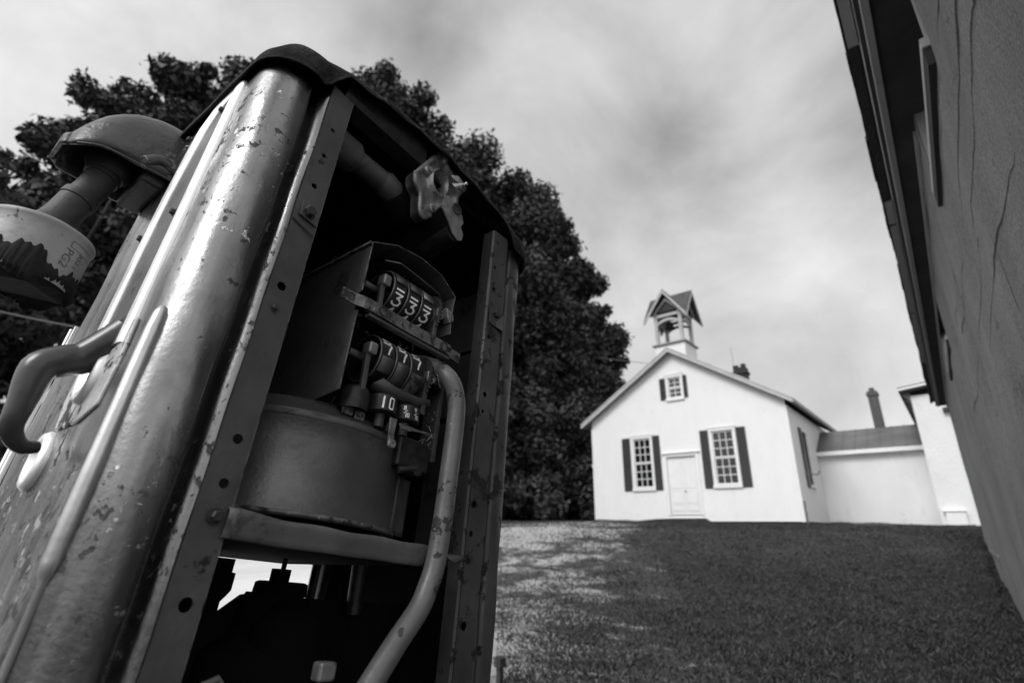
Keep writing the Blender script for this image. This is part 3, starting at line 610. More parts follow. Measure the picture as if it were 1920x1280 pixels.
# belfry
BX0, BX1, BY0, BY1 = -9.77, -8.38, 22.4, 23.8; BZ = 8.27 + CZ
belf = MB(); pr = [(BX0 - .03, BY0), (BX1 + .03, BY0), (BX1 + .03, BY1), (BX0 - .03, BY1)]
for (a, b) in zip(pr, pr[1:] + pr[:1]): belf.add([(a[0], a[1], 6.9 + CZ), (b[0], b[1], 6.9 + CZ), (b[0], b[1], BZ - .06), (a[0], a[1], BZ - .06)], [(0, 1, 2, 3)])
belf = belf.build('belfry', M['siding'], church, CF, solid=.03)
b = MB(); b.box(BX0 - .14, BX1 + .14, BY0 - .12, BY1 + .12, BZ - .06, BZ); b.build('belfry_floor', M['soffit'], belf, CF)
for px_ in (BX0 + .09, BX1 - .09):
    for py_ in (BY0 + .09, BY1 - .09):
        p = MB(); p.box(px_ - .08, px_ + .08, py_ - .08, py_ + .08, BZ, 9.95 + CZ); p.build('belfry_post', M['trimgrey'], belf, CF, bevel=.01)
b = MB()
def arch(ax, c0, c1, fixed, z0, rise, th):
    m = 8; top = [(c0 + (c1 - c0) * i / m) for i in range(m + 1)]
    f = (lambda c, z: (c, fixed, z)) if ax == 'x' else (lambda c, z: (fixed, c, z))
    low = [f(c, z0 + rise * (1 - ((i / m) * 2 - 1) ** 2)) for i, c in enumerate(top)]; hi = [f(c, z0 + rise * (1 - ((i / m) * 2 - 1) ** 2) + th) for i, c in enumerate(top)]
    for i in range(m): b.slab([low[i], low[i + 1], hi[i + 1], hi[i]], (0, .09, 0) if ax == 'x' else (.09, 0, 0))
for fy in (BY0 + .02, BY1 - .11): arch('x', BX0 + .17, BX1 - .17, fy, 9.27 + CZ, .16, .13); b.box(BX0 + .17, BX1 - .17, fy + .002, fy + .092, 9.66 + CZ, 9.80 + CZ)
for fx in (BX0 + .02, BX1 - .11): arch('y', BY0 + .17, BY1 - .17, fx, 9.27 + CZ, .16, .13); b.box(fx + .002, fx + .092, BY0 + .17, BY1 - .17, 9.66 + CZ, 9.80 + CZ)
b.build('belfry_brace', M['trimgrey'], belf, CF)
# cross-gabled roof
rt = MB(); cx, cy = (BX0 + BX1) / 2, (BY0 + BY1) / 2; hx, hy = 1.08, 1.0; zr, ze = 10.98 + CZ, 9.52 + CZ
for s in (-1, 1):
    q = [(cx, cy - hy, zr), (cx, cy + hy, zr), (cx + s * hx, cy + hy, ze), (cx + s * hx, cy - hy, ze)]; rt.slab(q if s < 0 else q[::-1], (0, 0, -.05))
    q = [(cx - hx, cy, zr - .01), (cx + hx, cy, zr - .01), (cx + hx, cy + s * hy, ze - .01), (cx - hx, cy + s * hy, ze - .01)]; rt.slab(q if s > 0 else q[::-1], (0, 0, -.05))
# cut the parts of each slope that lie under the other gable: only the upper envelope is kept
rt = MB()
K = 14
def zA(x): return zr - (zr - ze) * abs(x - cx) / hx
def zB(y): return zr - (zr - ze) * abs(y - cy) / hy
for i in range(4):
    # each gable arm = two slopes from the crossing centre outwards
    ax = Vector([(0, -1), (0, 1), (-1, 0), (1, 0)][i]); L_ = hy if i < 2 else hx; Wd = hx if i < 2 else hy
    for s in (-1, 1):
        sd_ = Vector((-ax.y, ax.x)) * s
        c = Vector((cx, cy)); tip = c + ax * L_; eo = tip + sd_ * Wd; 
        k = 1.0
        eave_in = c + ax * L_ * k + sd_ * Wd * k     # valley runs diagonally from the centre to this corner
        # triangle: ridge start, ridge end, eave end (the valley is the diagonal)
        tri = [(c.x, c.y, zr), (tip.x, tip.y, zr), (eo.x, eo.y, ze)]
        n = (Vector(tri[1]) - Vector(tri[0])).cross(Vector(tri[2]) - Vector(tri[0]))
        if n.z < 0: tri = tri[::-1]
        rt.slab(tri, (0, 0, -.05))
rt.build('belfry_roof', M['shingle'], belf, CF)
gb = MB()
for i in range(4):
    ax = Vector([(0, -1), (0, 1), (-1, 0), (1, 0)][i]); L_ = hy if i < 2 else hx; Wd = hx if i < 2 else hy; pd = Vector((-ax.y, ax.x)); c = Vector((cx, cy)) + ax * (L_ - .03)
    for s in (-1, 1):
        a = Vector((c.x, c.y, zr - .055)); e = Vector((c.x + pd.x * s * Wd * .985, c.y + pd.y * s * Wd * .985, ze - .035)); w = Vector((0, 0, -.16))
        gb.slab([a, e, e + w, a + w], (ax.x * .05, ax.y * .05, 0))
        # inner raking member and the collar
        c2 = c - ax * .22; a = Vector((c2.x, c2.y, zr - .40)); e = Vector((c2.x + pd.x * s * .70, c2.y + pd.y * s * .70, 9.86 + CZ)); w = Vector((0, 0, -.12)); gb.slab([a, e, e + w, a + w], (ax.x * -.05, ax.y * -.05, 0))
gb.build('bargeboard', M['trimgrey'], belf, CF)
gg = MB()
for i in range(4):
    ax = Vector([(0, -1), (0, 1), (-1, 0), (1, 0)][i]); pd = Vector((-ax.y, ax.x)); c = Vector((cx, cy)) + ax * .66
    gg.slab([(c.x - pd.x * .6, c.y - pd.y * .6, 9.90 + CZ), (c.x + pd.x * .6, c.y + pd.y * .6, 9.90 + CZ), (c.x, c.y, 10.72 + CZ)], (ax.x * .02, ax.y * .02, 0))
gg.build('gable_panel', M['dark'], belf, CF)
bl = MB(); bl.lathe((cx - .22, cy + .1, 9.62 + CZ), (0, 0, -1), [(0, .02), (.02, .12), (.10, .16), (.24, .19), (.32, .26), (.34, .25), (.30, .15), (.1, .02)], 20); bl.build('bell', M['dark'], belf, CF)
ch = MB(); ch.box(-8.25, -7.62, 29, 29.6, 6.3 + CZ, 8.42 + CZ); ch.box(-8.31, -7.56, 28.94, 29.66, 8.05 + CZ, 8.2 + CZ); ch.box(-8.25, -8.0, 29.0, 29.25, 8.42 + CZ, 8.56 + CZ); ch.box(-7.84, -7.62, 29.0, 29.25, 8.42 + CZ, 8.6 + CZ); ch.build('chimney', M['felt'], church, CF)
lr = MB(); lr.tube([(-8.2, 29, 8.5 + CZ), (-8.2, 29, 9.6 + CZ)], .012, 6); lr.build('lightning_rod', M['wire'], church, CF)
dp = MB(); dp.tube([(XR + .06, 22.12, FLOOR - .05), (XR + .06, 22.12, FLOOR + .75)], .035, 8); dp.build('drain_stub', M['wire'], church, CF)
br_ = MB(); br_.beam((XL - .02, YF + .6, 2.2 + CZ), (XL - .45, YF + .6, 2.9 + CZ), .12, .05); br_.build('side_bracket', M['trim'], church, CF)
mbk = MB(); mbk.tube([(XR + .02, 23.3, 2.05 + CZ), (XR + .45, 23.3, 2.0 + CZ), (XR + .55, 23.3, 2.15 + CZ)], .03, 6); mbk.build('wall_lamp_arm', M['wire'], church, CF)

# ------------------------------------------------------------------ connecting wing
AY = 26.6; ax0, ax1 = -4.50, -0.60
wing = empty('connecting_wing', (-2.6, AY, .15 + CZ)); tag(wing, 'low white connecting wing with a dull metal roof between schoolhouse and stucco building', 'building')
WO = Vector((-2.6, AY, .15 + CZ))
def WF(x, y, z): return (x - WO.x, y - WO.y, z - WO.z)
w = MB(); w.box(ax0 - .0, ax1, AY, AY + 3.2, -.25 + CZ, 3.04 + CZ); w.build('wall', M['annex'], wing, WF)
r = MB(); r.slab([(ax0 - .2, AY - .25, 3.19 + CZ), (ax1, AY - .25, 3.19 + CZ), (ax1, AY + 1.55, 4.32 + CZ), (ax0 - .2, AY + 1.55, 4.32 + CZ)], (0, 0, -.05))
r.slab([(ax0 - .2, AY + 1.56, 4.32 + CZ), (ax1, AY + 1.56, 4.32 + CZ), (ax1, AY + 3.45, 3.2 + CZ), (ax0 - .2, AY + 3.45, 3.2 + CZ)], (0, 0, -.05))
for i in range(9): xx = ax0 + .1 + i * .45; r.beam((xx, AY - .24, 3.205 + CZ), (xx, AY + 1.55, 4.335 + CZ), .03, .03)
r.build('roof', M['metalroof'], wing, WF)
f = MB(); f.box(ax0 - .02, ax1, AY - .30, AY - .255, 3.03 + CZ, 3.20 + CZ); f.box(ax0, ax1, AY - .25, AY - .005, 3.04 + CZ, 3.07 + CZ); f.build('gutter', M['trim'], wing, WF, bevel=.02)
ch = empty('brick_chimney', (-2.12, 28.3, 4 + CZ)); 
bpy.data.objects.remove(ch)
c = MB(); c.box(-2.31, -1.93, 28.2, 28.58, 2.5 + CZ, 6.02 + CZ); c.box(-2.35, -1.89, 28.16, 28.62, 5.80 + CZ, 5.93 + CZ); c.box(-2.22, -2.02, 28.29, 28.49, 6.02 + CZ, 6.18 + CZ)
c.build('chimney', M['brick'], wing, WF)

# ------------------------------------------------------------------ far stucco building
SY = 24.0; sx0, sx1 = -.655, 5.2
far = empty('stucco_building', (2, SY, CZ)); tag(far, 'white stucco building with a deep dark eave at the right end of the wing', 'building')
SO = Vector((2, SY, CZ))
def SF(x, y, z): return (x - SO.x, y - SO.y, z - SO.z)
w = MB(); w.box(sx0, sx1, SY, SY + 8, -.3 + CZ, 4.74 + CZ); w.build('wall', M['stuccow'], far, SF)
bz = MB(); bz.box(-.50, .03, SY - .16, SY - .003, -.3 + CZ, .62 + CZ); bz.box(-.56, .05, SY - .2, SY - .003, .622 + CZ, .66 + CZ); bz.build('footing_block', M['trim'], far, SF)
r = MB(); sl = .115
def sz(x): return 5.04 + CZ + (x + .98) * sl
r.slab([(-.98, SY - .32, sz(-.98)), (5.4, SY - .32, sz(5.4)), (5.4, SY + 8.3, sz(5.4)), (-.98, SY + 8.3, sz(-.98))], (0, 0, -.05))
r.build('roof', M['metalroof'], far, SF)
r = MB(); r.slab([(-.98, SY - .33, sz(-.98) - .052), (5.4, SY - .33, sz(5.4) - .052), (5.4, SY - .33, sz(5.4) - .12), (-.98, SY - .33, sz(-.98) - .12)], (0, .04, 0)); r.build('fascia', M['trim'], far, SF)
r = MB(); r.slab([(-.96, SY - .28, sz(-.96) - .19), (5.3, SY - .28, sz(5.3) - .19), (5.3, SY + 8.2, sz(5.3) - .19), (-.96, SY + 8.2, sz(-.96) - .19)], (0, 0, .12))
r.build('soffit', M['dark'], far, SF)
for i in range(6):
    b = MB(); yy = SY + .1 + i * 1.15; b.slab([(-.93, yy, sz(-.9) - .19), (sx0 - .003, yy, sz(-.66) - .19), (sx0 - .003, yy, sz(-.66) - .55)], (0, .09, 0)); b.build('eave_bracket', M['soffit'], far, SF)
b = MB(); b.box(.17, .45, SY - .2, SY - .003, 4.02 + CZ, 4.16 + CZ); b.build('wall_bracket', M['nut'], far, SF)

# ------------------------------------------------------------------ near stucco shed along the right edge
NA = 0.30; TH_ = math.radians(-0.51)
near = empty('stucco_shed', (NA, 0, 0)); near.rotation_euler = (0, 0, -TH_)
tag(near, 'long grey cracked stucco wall with wide dark eave running along the right edge', 'building')
# local frame: +y along the wall, wall face at x = 0, the building lies at x > 0
HS = 2.36 + CZ; LEN = 13.3; Y0 = 0.75
w1 = (2.25, 3.44, 1.86 + CZ); w2 = (6.6, 8.15, 1.87 + CZ)
w = MB()
ys = [Y0, w1[0], w1[1], w2[0], w2[1], LEN]
for a, b in zip(ys, ys[1:]):
    top = HS + .05 if (a, b) not in ((w1[0], w1[1]), (w2[0], w2[1])) else w1[2] if a == w1[0] else w2[2]
    m = max(2, int((b - a) / .35)); K = 9
    rows = [[(0.006 * math.sin(yy * 2.1 + zz * 3.3) + .004 * math.sin(yy * 5.7 - zz * 4.1), yy, zz) for yy in [a + (b - a) * k / m for k in range(m + 1)]] for zz in [-.6 + (top + .6) * j / K for j in range(K + 1)]]
    w.grid(rows)
w.add([(0, LEN, -.6), (4, LEN, -.6), (4, LEN, HS + .05), (0, LEN, HS + .05)], [(0, 1, 2, 3)]); w.add([(0, Y0, -.6), (4, Y0, -.6), (4, Y0, HS), (0, Y0, HS)], [(3, 2, 1, 0)])
w.add([(4, Y0, -.6), (4, LEN, -.6), (4, LEN, HS), (4, Y0, HS)], [(0, 1, 2, 3)])
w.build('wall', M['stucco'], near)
wob_ = lambda y, z: 0.006 * math.sin(y * 2.1 + z * 3.3) + .004 * math.sin(y * 5.7 - z * 4.1)
rs = random.Random(12)
for k, (z0, ta, tb) in enumerate([(1.60, 1.6, 3.4), (1.50, 3.9, 6.5), (1.38, 1.4, 4.6), (1.24, 1.3, 3.2), (1.12, 2.6, 6.2), (.92, 1.6, 4.8)]):
    r1 = []; z = z0 + CZ; n_ = 46; w_ = rs.uniform(.0025, .005); drift = rs.uniform(-.006, .006)
    for i in range(n_ + 1):
        t = ta + (tb - ta) * i / n_; z += rs.gauss(drift, .009); wi = w_ * (.3 + rs.random()) * math.sin(PI * (i + .6) / (n_ + 1.2)) ** .5
        r1.append([(wob_(t, z) + .004, t, z - wi * 2), (wob_(t, z) - .0016, t, z - wi * .5), (wob_(t, z) - .0016, t, z + wi * .5), (wob_(t, z) + .004, t, z + wi * 2)])
    q = MB(); q.grid(r1); q.build('crack_ridge', M['stucco'], near)
    if k in (0, 2, 4):
        q = MB(); q.grid([[(r_[1][0] - .0009, r_[1][1], r_[1][2] - .001), (r_[1][0] - .0009, r_[1][1], r_[1][2] - .001 + .0016 * rs.random() ** 2 + .0003)] for r_ in r1]); q.build('crack', M['dark'], near, solid=.0003)
w = MB()
w.box(-.012, -.002, 9.3, 12.9, .62, .66); w.build('plinth_ledge', M['soffit'], near)
for (a, b, z0) in (w1, w2):
    f = MB(); D = .16
    f.box(.0, D, b - .012, b, z0, HS + .04); fo = f.build('window', M['fascia'], near)
    f = MB(); f.box(.0, D, a, a + .012, z0, HS + .04); f.build('jamb', M['fascia'], fo)
    s = MB(); s.box(-.022, D, a - .03, b + .03, z0 - .045, z0); s.build('sill', M['fascia'], fo)
    s = MB(); s.box(-.020, .004, a - .02, b + .02, z0 - .13, z0 - .047); s.build('sill_face', M['dark'], fo)
    s = MB(); s.box(D - .04, D - .01, a + .02, a + .09, z0 + .01, HS); s.box(D - .04, D - .01, b - .09, b - .02, z0 + .01, HS); s.box(D - .038, D - .012, a + .09, b - .09, z0 + .01, z0 + .09); s.box(D - .038, D - .012, (a + b) / 2 - .02, (a + b) / 2 + .02, z0 + .09, HS); s.build('sash', M['fascia'], fo)
    s = MB(); s.box(D, D + .02, a, b, z0, HS); s.build('glass', M['glass'], fo)
# eave: soffit, frieze, fascia boards, felt and a ragged shingle edge
OVH = -.178; OVE = -.246
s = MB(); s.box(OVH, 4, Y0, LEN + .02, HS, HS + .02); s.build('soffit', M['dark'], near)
s = MB(); s.box(-.016, -.001, Y0, 2.1, HS - .10, HS - .001); s.box(-.016, -.001, 3.6, LEN, HS - .07, HS - .001); s.build('frieze_board', M['fascia'], near)
for a, b in ((Y0, 3.0), (3.004, 7.2), (7.204, LEN + .03)):
    s = MB(); s.slab([(OVH - .002, a, HS + .10), (OVH - .002, b, HS + .10), (OVH + .025, b, HS - .012), (OVH + .025, a, HS - .012)], (.012, 0, .012)); s.build('fascia_board', M['trim'], near)
    s = MB(); s.box(OVH + .029, OVH + .058, a, b, HS - .012, HS - .0005); s.build('bed_mould', M['soffit'], near)
s = MB(); s.slab([(OVE + .012, Y0, HS + .085), (OVE + .012, LEN + .03, HS + .085), (2, LEN + .03, HS + 1.2), (2, Y0, HS + 1.2)], (0, 0, .03))
s.slab([(2, Y0, HS + 1.2), (2, LEN + .03, HS + 1.2), (4.3, LEN + .03, HS + .05), (4.3, Y0, HS + .05)], (0, 0, .03))
s.build('roof', M['felt'], near)
s = MB(); yy = Y0; k = 0; rs = random.Random(5); top, bot = [], []
while yy < LEN + .05:
    e = OVE - .004 * math.sin(yy * 1.9) - .003 * math.sin(yy * 5.3) - rs.uniform(0, .0045); wd = rs.uniform(.12, .2)
    zb = HS + .092 + rs.uniform(-.004, .004)
    s.slab([(e, yy + .004, zb), (e - .0, yy + wd, zb + rs.uniform(-.004, .006)), (e + .3, yy + wd, zb + .17), (e + .3, yy + .004, zb + .17)], (0, 0, .034)); yy += wd; k += 1
s.build('shingle_course', M['shingle'], near)
for a, b in ((.2, 2.75), (4.55, 4.95), (5.0, 7.4), (7.45, 9.9)):
    s = MB(); s.box(OVH - .055, OVH - .006, a, b, HS + .082, HS + .098); s.build('eave_board', M['soffit'], near, bevel=.002)
# ------------------------------------------------------------------ cables
def pt(az, el, d): a, e = math.radians(az), math.radians(el); return Vector((d * math.sin(a), d * math.cos(a), d * math.tan(e) + CZ))
c = MB(); A, B_ = pt(-100, 16.0, 15), pt(-70, 16.2, 15); c.tube([A.lerp(B_, t / 14) + Vector((0, 0, -.25 * math.sin(PI * t / 14))) for t in range(15)], .017, 6)
tag(c.build('overhead_cable', M['wire']), 'thin pale cable crossing the left edge below the filter can', 'cable')
c = MB(); A, B_ = pt(-30, 17.8, 23.5), Vector((-9.5, 23.0, 7.35 + CZ)); c.tube([A.lerp(B_, t / 8) for t in range(9)], .012, 6)
tag(c.build('overhead_cable', M['wire']), 'faint cable running from the trees to the schoolhouse ridge', 'cable')

# ------------------------------------------------------------------ the old gas pump
# pump frame: x across the open front, y into the pump, z up the posts; 1 unit = 0.55 m, origin at the lens
S = 0.55
PA = Matrix(((-0.05202599, -0.99761372, -0.04538907), (0.98926943, -0.05769786, 0.13422723), (-0.13652577, -0.03791871, 0.98991054)))
pump = empty('gas_pump')
pump.matrix_world = Matrix.Translation(PA @ Vector((.8 * S, 1.4 * S, -1.7 * S)) + Vector((0, 0, CZ))) @ PA.to_4x4()
tag(pump, 'old rusting fuel dispenser with its front door gone and its number wheels laid bare', 'fuel pump')
def PF(x, y, z): return ((x - .8) * S, (y - 1.4) * S, (z + 1.7) * S)
MX = .8035
def mir(p, s): return p if s < 0 else [(2 * MX - a[0],) + tuple(a[1:]) for a in p]
def arc(cx, cy, r, a0, a1, n): return [(cx + r * math.cos(math.radians(a0 + (a1 - a0) * i / n)), cy + r * math.sin(math.radians(a0 + (a1 - a0) * i / n))) for i in range(n + 1)]
ZB, ZT = -1.66, 1.225
prof = arc(.40, 1.66, .14, 90, 180, 10) + [(.26, 1.5), (.26, 1.3)] + arc(.345, 1.10, .085, 180, 284, 26) + [(.3705, 1.026), (.374, 1.045), (.380, 1.066), (.3865, 1.066), (.396, 1.035), (.4085, .999)]
def zlev(n): return [ZB + (ZT - ZB) * (i / n) for i in range(n + 1)]
for s in (-1, 1):
    p = mir(prof, s); mb = MB()
    rows = [[(x + (.0012 * math.sin(z * 23 + x * 40)), y + .0012 * math.sin(z * 17 + x * 90), z) for x, y in p] for z in zlev(60)]
    if s > 0: rows = rows[::-1]
    mb.grid(rows); mb.build('side_panel', M['post_dark'] if s > 0 else M['paint'], pump, PF, solid=.0022)
# perforated front flanges
HOLES_L = [(.444, 1.092, .0065), (.442, .998, .0065), (.442, .894, .0075), (.440, .597, .0105), (.449, .254, .010), (.449, .170, .0095), (.449, -.029, .012), (.449, -.35, .01)]
def flange(side, holes):
    x0, x1 = .411, .478; mb = MB(); y = 1.0; n = 16
    def yy(x): return 1.001 + (x - .411) * .08
    hs = sorted(holes, key=lambda h: h[1]); z = ZB; c = []
    for hx, hz, hr in hs:
        a, b = hz - .024, hz + .024; c.append((z, a, None)); c.append((a, b, (hx, hz, hr))); z = b
    c.append((z, 1.235, None))
    for a, b, h in c:
        if h is None: 
            m = max(1, int((b - a) / .06)); mb.grid([[(x, yy(x), a + (b - a) * k / m) for x in (x0, (x0 + x1) / 2, x1)] for k in range(m + 1)], smooth=False)
        else:
            hx, hz, hr = h; inner, outer = [], []
            for k in range(n):
                t = 2 * PI * (k + .5) / n; cs, sn = math.cos(t), math.sin(t); inner.append((hx + hr * cs, yy(hx), hz + hr * sn))
                # cast the direction out to the cell border
                q = min(((x1 if cs > 0 else x0) - hx) / cs if abs(cs) > 1e-6 else 9, ((b if sn > 0 else a) - hz) / sn if abs(sn) > 1e-6 else 9); outer.append((hx + q * cs, yy(hx + q * cs), hz + q * sn))
            corners = [(x1, yy(x1), b), (x0, yy(x0), b), (x0, yy(x0), a), (x1, yy(x1), a)]
            b0 = len(mb.v); mb.add(inner + outer + corners, [])
            for k in range(n):
                k2 = (k + 1) % n; mb.f.append((b0 + k, b0 + n + k, b0 + n + k2, b0 + k2)); mb.sm.append(False)
            for ci, (cxx, _, czz) in enumerate(corners):
                ta = math.atan2(czz - hz, cxx - hx) % (2 * PI)
                k = int((ta / (2 * PI)) * n - .5) % n; k2 = (k + 1) % n
                mb.f.append((b0 + n + k, b0 + 2 * n + ci, b0 + n + k2)); mb.sm.append(False)
    # inner return edge
    mb.grid([[(x1, yy(x1), zz), (x1 + .004, 1.012, zz), (x1 + .003, 1.055, zz)] for zz in (ZB, -.8, 0, .6, 1.235)], smooth=False)
    if side > 0: mb.v = mir(mb.v, 1); mb.f = [f[::-1] for f in mb.f]
    ed = MB(); ex_ = .479 if side < 0 else 2 * MX - .479; ed.tube([(ex_, 1.0075, ZB), (ex_, 1.0075, 0), (ex_, 1.0075, .6), (ex_, 1.0075, 1.235)], .0012, 6); ed.build('worn_edge', M['bar'], pump, PF)
    return mb.build('front_flange', M['flange'] if side < 0 else M['post_dark'], pump, PF, solid=.0018, weld=True, off=-1 if side < 0 else 1)
flange(-1, HOLES_L)
flange(1, [(2 * MX - x, z, r) for x, z, r in [(1.142, 1.077, .0065), (1.146, .987, .006), (1.142, .795, .0085), (1.15, .592, .009), (1.147, .535, .006), (1.147, .255, .010), (1.145, .175, .0085), (1.15, -.05, .011)]])
def bolt(x, y, z, ax, r=.013, hgt=.010, n=6, m='nut', rot=0.2):
    b = MB(); b.lathe((x, y, z), ax, [(0, r * 1.35), (.002, r * 1.35), (.0025, 0)], 20, smooth=False); b.lathe((x, y, z), ax, [(.0026, r), (hgt, r), (hgt + .002, r * .8), (hgt + .002, 0)], n, smooth=False, a0=rot, a1=rot + 2 * PI)
    return b.build('bolt', M[m], pump, PF)
bolt(.444, .998, .807, (0, -1, 0), .014, .016); bolt(.449, .998, .112, (0, -1, 0), .0105, .010); bolt(.438, .999, .54, (0, -1, 0), .006, .003, 12)
bolt(1.157, .998, .888, (0, -1, 0), .014, .014); bolt(1.14, .998, .113, (0, -1, 0), .010, .009)
b = MB(); b.slab([(.425, .994, .832), (.474, .998, .825), (.474, .998, .785), (.425, .994, .79)], (0, .003, 0)); b.build('clip_plate', M['flange'], pump, PF)
b = MB(); b.grid([[(1.130, .996, z0), (1.165, .994, z0 - .004), (1.190, .985, z0 - .010), (1.215, 1.01, z0 - .012)] for z0 in (.845, .905)], smooth=False); b.build('clip_plate', M['flange'], pump, PF, solid=.0015)
for z0 in (.758, -.25): b = MB(); b.slab([(.415, .9985, z0 + .016), (.474, .9985, z0), (.474, .9985, z0 - .004), (.415, .9985, z0 + .012)], (0, .002, 0)); b.build('flange_seam', M['nut'], pump, PF)

# inner dark sheets
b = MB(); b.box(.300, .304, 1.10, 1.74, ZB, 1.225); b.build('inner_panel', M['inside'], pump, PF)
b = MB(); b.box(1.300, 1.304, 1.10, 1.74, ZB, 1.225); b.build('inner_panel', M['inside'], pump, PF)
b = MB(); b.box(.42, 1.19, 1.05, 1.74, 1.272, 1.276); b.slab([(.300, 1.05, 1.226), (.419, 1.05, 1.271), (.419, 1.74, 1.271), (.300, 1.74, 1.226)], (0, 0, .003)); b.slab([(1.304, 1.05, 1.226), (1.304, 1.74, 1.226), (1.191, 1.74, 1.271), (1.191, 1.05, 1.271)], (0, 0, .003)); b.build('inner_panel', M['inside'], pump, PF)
for z0, z1, y0, y1, t in ((.86, 1.12, 1.12, 1.40, .012), (.60, .845, 1.10, 1.42, .018), (.10, .585, 1.12, 1.38, .010)):
    b = MB(); b.box(1.3 - t, 1.2995, y0, y1, z0, z1); b.build('liner_plate', M['sheet'], pump, PF, bevel=.002)
# back panel with the big opening in its lower half
b = MB(); yb = 1.795; xo0, xo1, zo0, zo1 = .52, 1.200, -.085, .094
for a in ((.39, xo0, ZB, 1.225), (xo1, 1.22, ZB, 1.225), (xo0, xo1, ZB, zo0), (xo0, xo1, zo1, 1.225)): b.box(a[0], a[1], yb, yb + .005, a[2], a[3])
b.build('back_panel', M['paint'], pump, PF)
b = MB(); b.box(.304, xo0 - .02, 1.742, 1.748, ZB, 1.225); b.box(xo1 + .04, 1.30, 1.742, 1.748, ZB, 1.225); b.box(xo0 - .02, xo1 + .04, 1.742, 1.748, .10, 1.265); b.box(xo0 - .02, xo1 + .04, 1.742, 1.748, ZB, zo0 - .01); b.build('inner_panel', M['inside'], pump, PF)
b = MB(); b.box(xo1 - .004, xo1 + .004, 1.72, 1.741, -1.0, .10); b.build('rear_stile', M['lip'], pump, PF, bevel=.002)
b = MB(); b.box(.24, 1.37, .98, 1.82, -1.72, -1.66); b.build('base', M['cap'], pump, PF, bevel=.004)
# header behind the cap rim
b = MB(); b.grid([[(x, y, z) for x in (.455, .55, .66, .765)] for y, z in ((1.015, 1.335), (1.015, 1.27), (1.022, 1.255), (1.075, 1.25), (1.08, 1.262))], smooth=False); b.build('header_rail', M['gearm'], pump, PF, solid=.002)

b = MB(); b.box(.766, 1.15, 1.075, 1.10, 1.28, 1.34); b.build('header_rail', M['gearm'], pump, PF)
# cap: skirted sheet lid with rolled shoulders; the skirt is cut up over the door opening
def cap():
    x0, x1, y0, y1 = .242, 1.365, .982, 1.818; R_ = .115; pts = []
    def corner(cx, cy, a0): return [(cx + R_ * math.cos(math.radians(a0 + 90 * i / 16)), cy + R_ * math.sin(math.radians(a0 + 90 * i / 16)), math.cos(math.radians(a0 + 90 * i / 16)), math.sin(math.radians(a0 + 90 * i / 16))) for i in range(17)]
    def seg(a, b, n, nx, ny): return [(a[0] + (b[0] - a[0]) * i / n, a[1] + (b[1] - a[1]) * i / n, nx, ny) for i in range(1, n)]
    A = corner(x0 + R_, y0 + R_, 180); B = corner(x1 - R_, y0 + R_, 270); C_ = corner(x1 - R_, y1 - R_, 0); D = corner(x0 + R_, y1 - R_, 90)
    pts = A + seg(A[-1], B[0], 70, 0, -1) + B + seg(B[-1], C_[0], 24, 1, 0) + C_ + seg(C_[-1], D[0], 30, 0, 1) + D + seg(D[-1], A[0], 24, -1, 0)
    n = len(pts); cx, cy = (x0 + x1) / 2, (y0 + y1) / 2
    def bot(x, y):
        if y > y0 + .05: return 1.205
        t0 = sst((x - .375) / .060) ; t1 = sst((1.232 - x) / .060); t = min(t0, t1)
        return 1.195 + (1.326 - 1.195) * t + .004 * math.sin(x * 60) * t
    def arch_(x, y, nx, ny): return (1.322 - .30 * (x - .79) ** 2) if ny < -.5 and y < y0 + .02 else None
    rows = []
    dents = lambda x, y, k: .0016 * math.sin(x * 31 + k * 5) * math.sin(y * 27 + k * 3)
    info = []
    for x, y, nx, ny in pts:
        f = 0
        if y < y0 + .05: f = min(sst((x - .375) / .07), sst((1.232 - x) / .07))
        dd = abs(x - .80); zl = max(1.285, 1.360 - .40 * dd * dd - 3 * max(0, dd - .40) ** 2) + .006 * math.exp(-((dd - .36) / .06) ** 2); camb = zl - .033
        zb = 1.195 * (1 - f) + camb * f + (.003 * math.sin(x * 47) if f > .9 else 0)
        zs = 1.218 * (1 - f) + (camb + .010) * f; rad = .070 * (1 - f) + .028 * f
        ztop = zl
        g_ = sst((-ny - .45) / .45)
        zs = 1.218 * (1 - g_) + (zl - .036) * g_; zs = max(zs, zb + .006); rad = .070 * (1 - g_) + .026 * g_
        info.append((zb, zs, rad, ztop, f))
    for k, (u, off, dz) in enumerate([(0, 0.004, 0), (0.02, -.001, .002), (.3, 0, 0), (.6, 0, 0), (1, 0, 0)]):
        r = []
        for (x, y, nx, ny), (zb, zs, rad, zt, f) in zip(pts, info):
            z = zb + (zs - zb) * u
            fold = (.012 * math.exp(-((x - .415) / .02) ** 2) - .012 * math.exp(-((x - .385) / .018) ** 2) + .006 * math.exp(-((x - 1.19) / .02) ** 2)) * (1 - u) * (y < y0 + .05)
            o = off + fold + dents(x, y, k) * (1 if 0 < k else .4)
            r.append((x + nx * o, y + ny * o, z + dz))
        rows.append(r)
    for a in range(1, 9):
        t = a / 8 * PI / 2
        rows.append([(x - nx * (rad * (1 - math.cos(t)) - dents(x, y, 4)), y - ny * (rad * (1 - math.cos(t)) - dents(x, y, 4)), zs + (zt - zs) * math.sin(t)) for (x, y, nx, ny), (zb, zs, rad, zt, f) in zip(pts, info)])
    base = [(x - nx * rad, y - ny * rad, zt) for (x, y, nx, ny), (zb, zs, rad, zt, f) in zip(pts, info)]
    for q in (.9, .75, .5, .25, .02): rows.append([(cx + (x - cx) * q, cy + (y - cy) * q, zt * q + 1.40 * (1 - q) + .012 * math.sin(PI * q)) for x, y, zt in base])
    mb = MB(); mb.grid(rows, close=True); return mb.build('cap', M['cap'], pump, PF, solid=.0022)
cap()
b = MB()
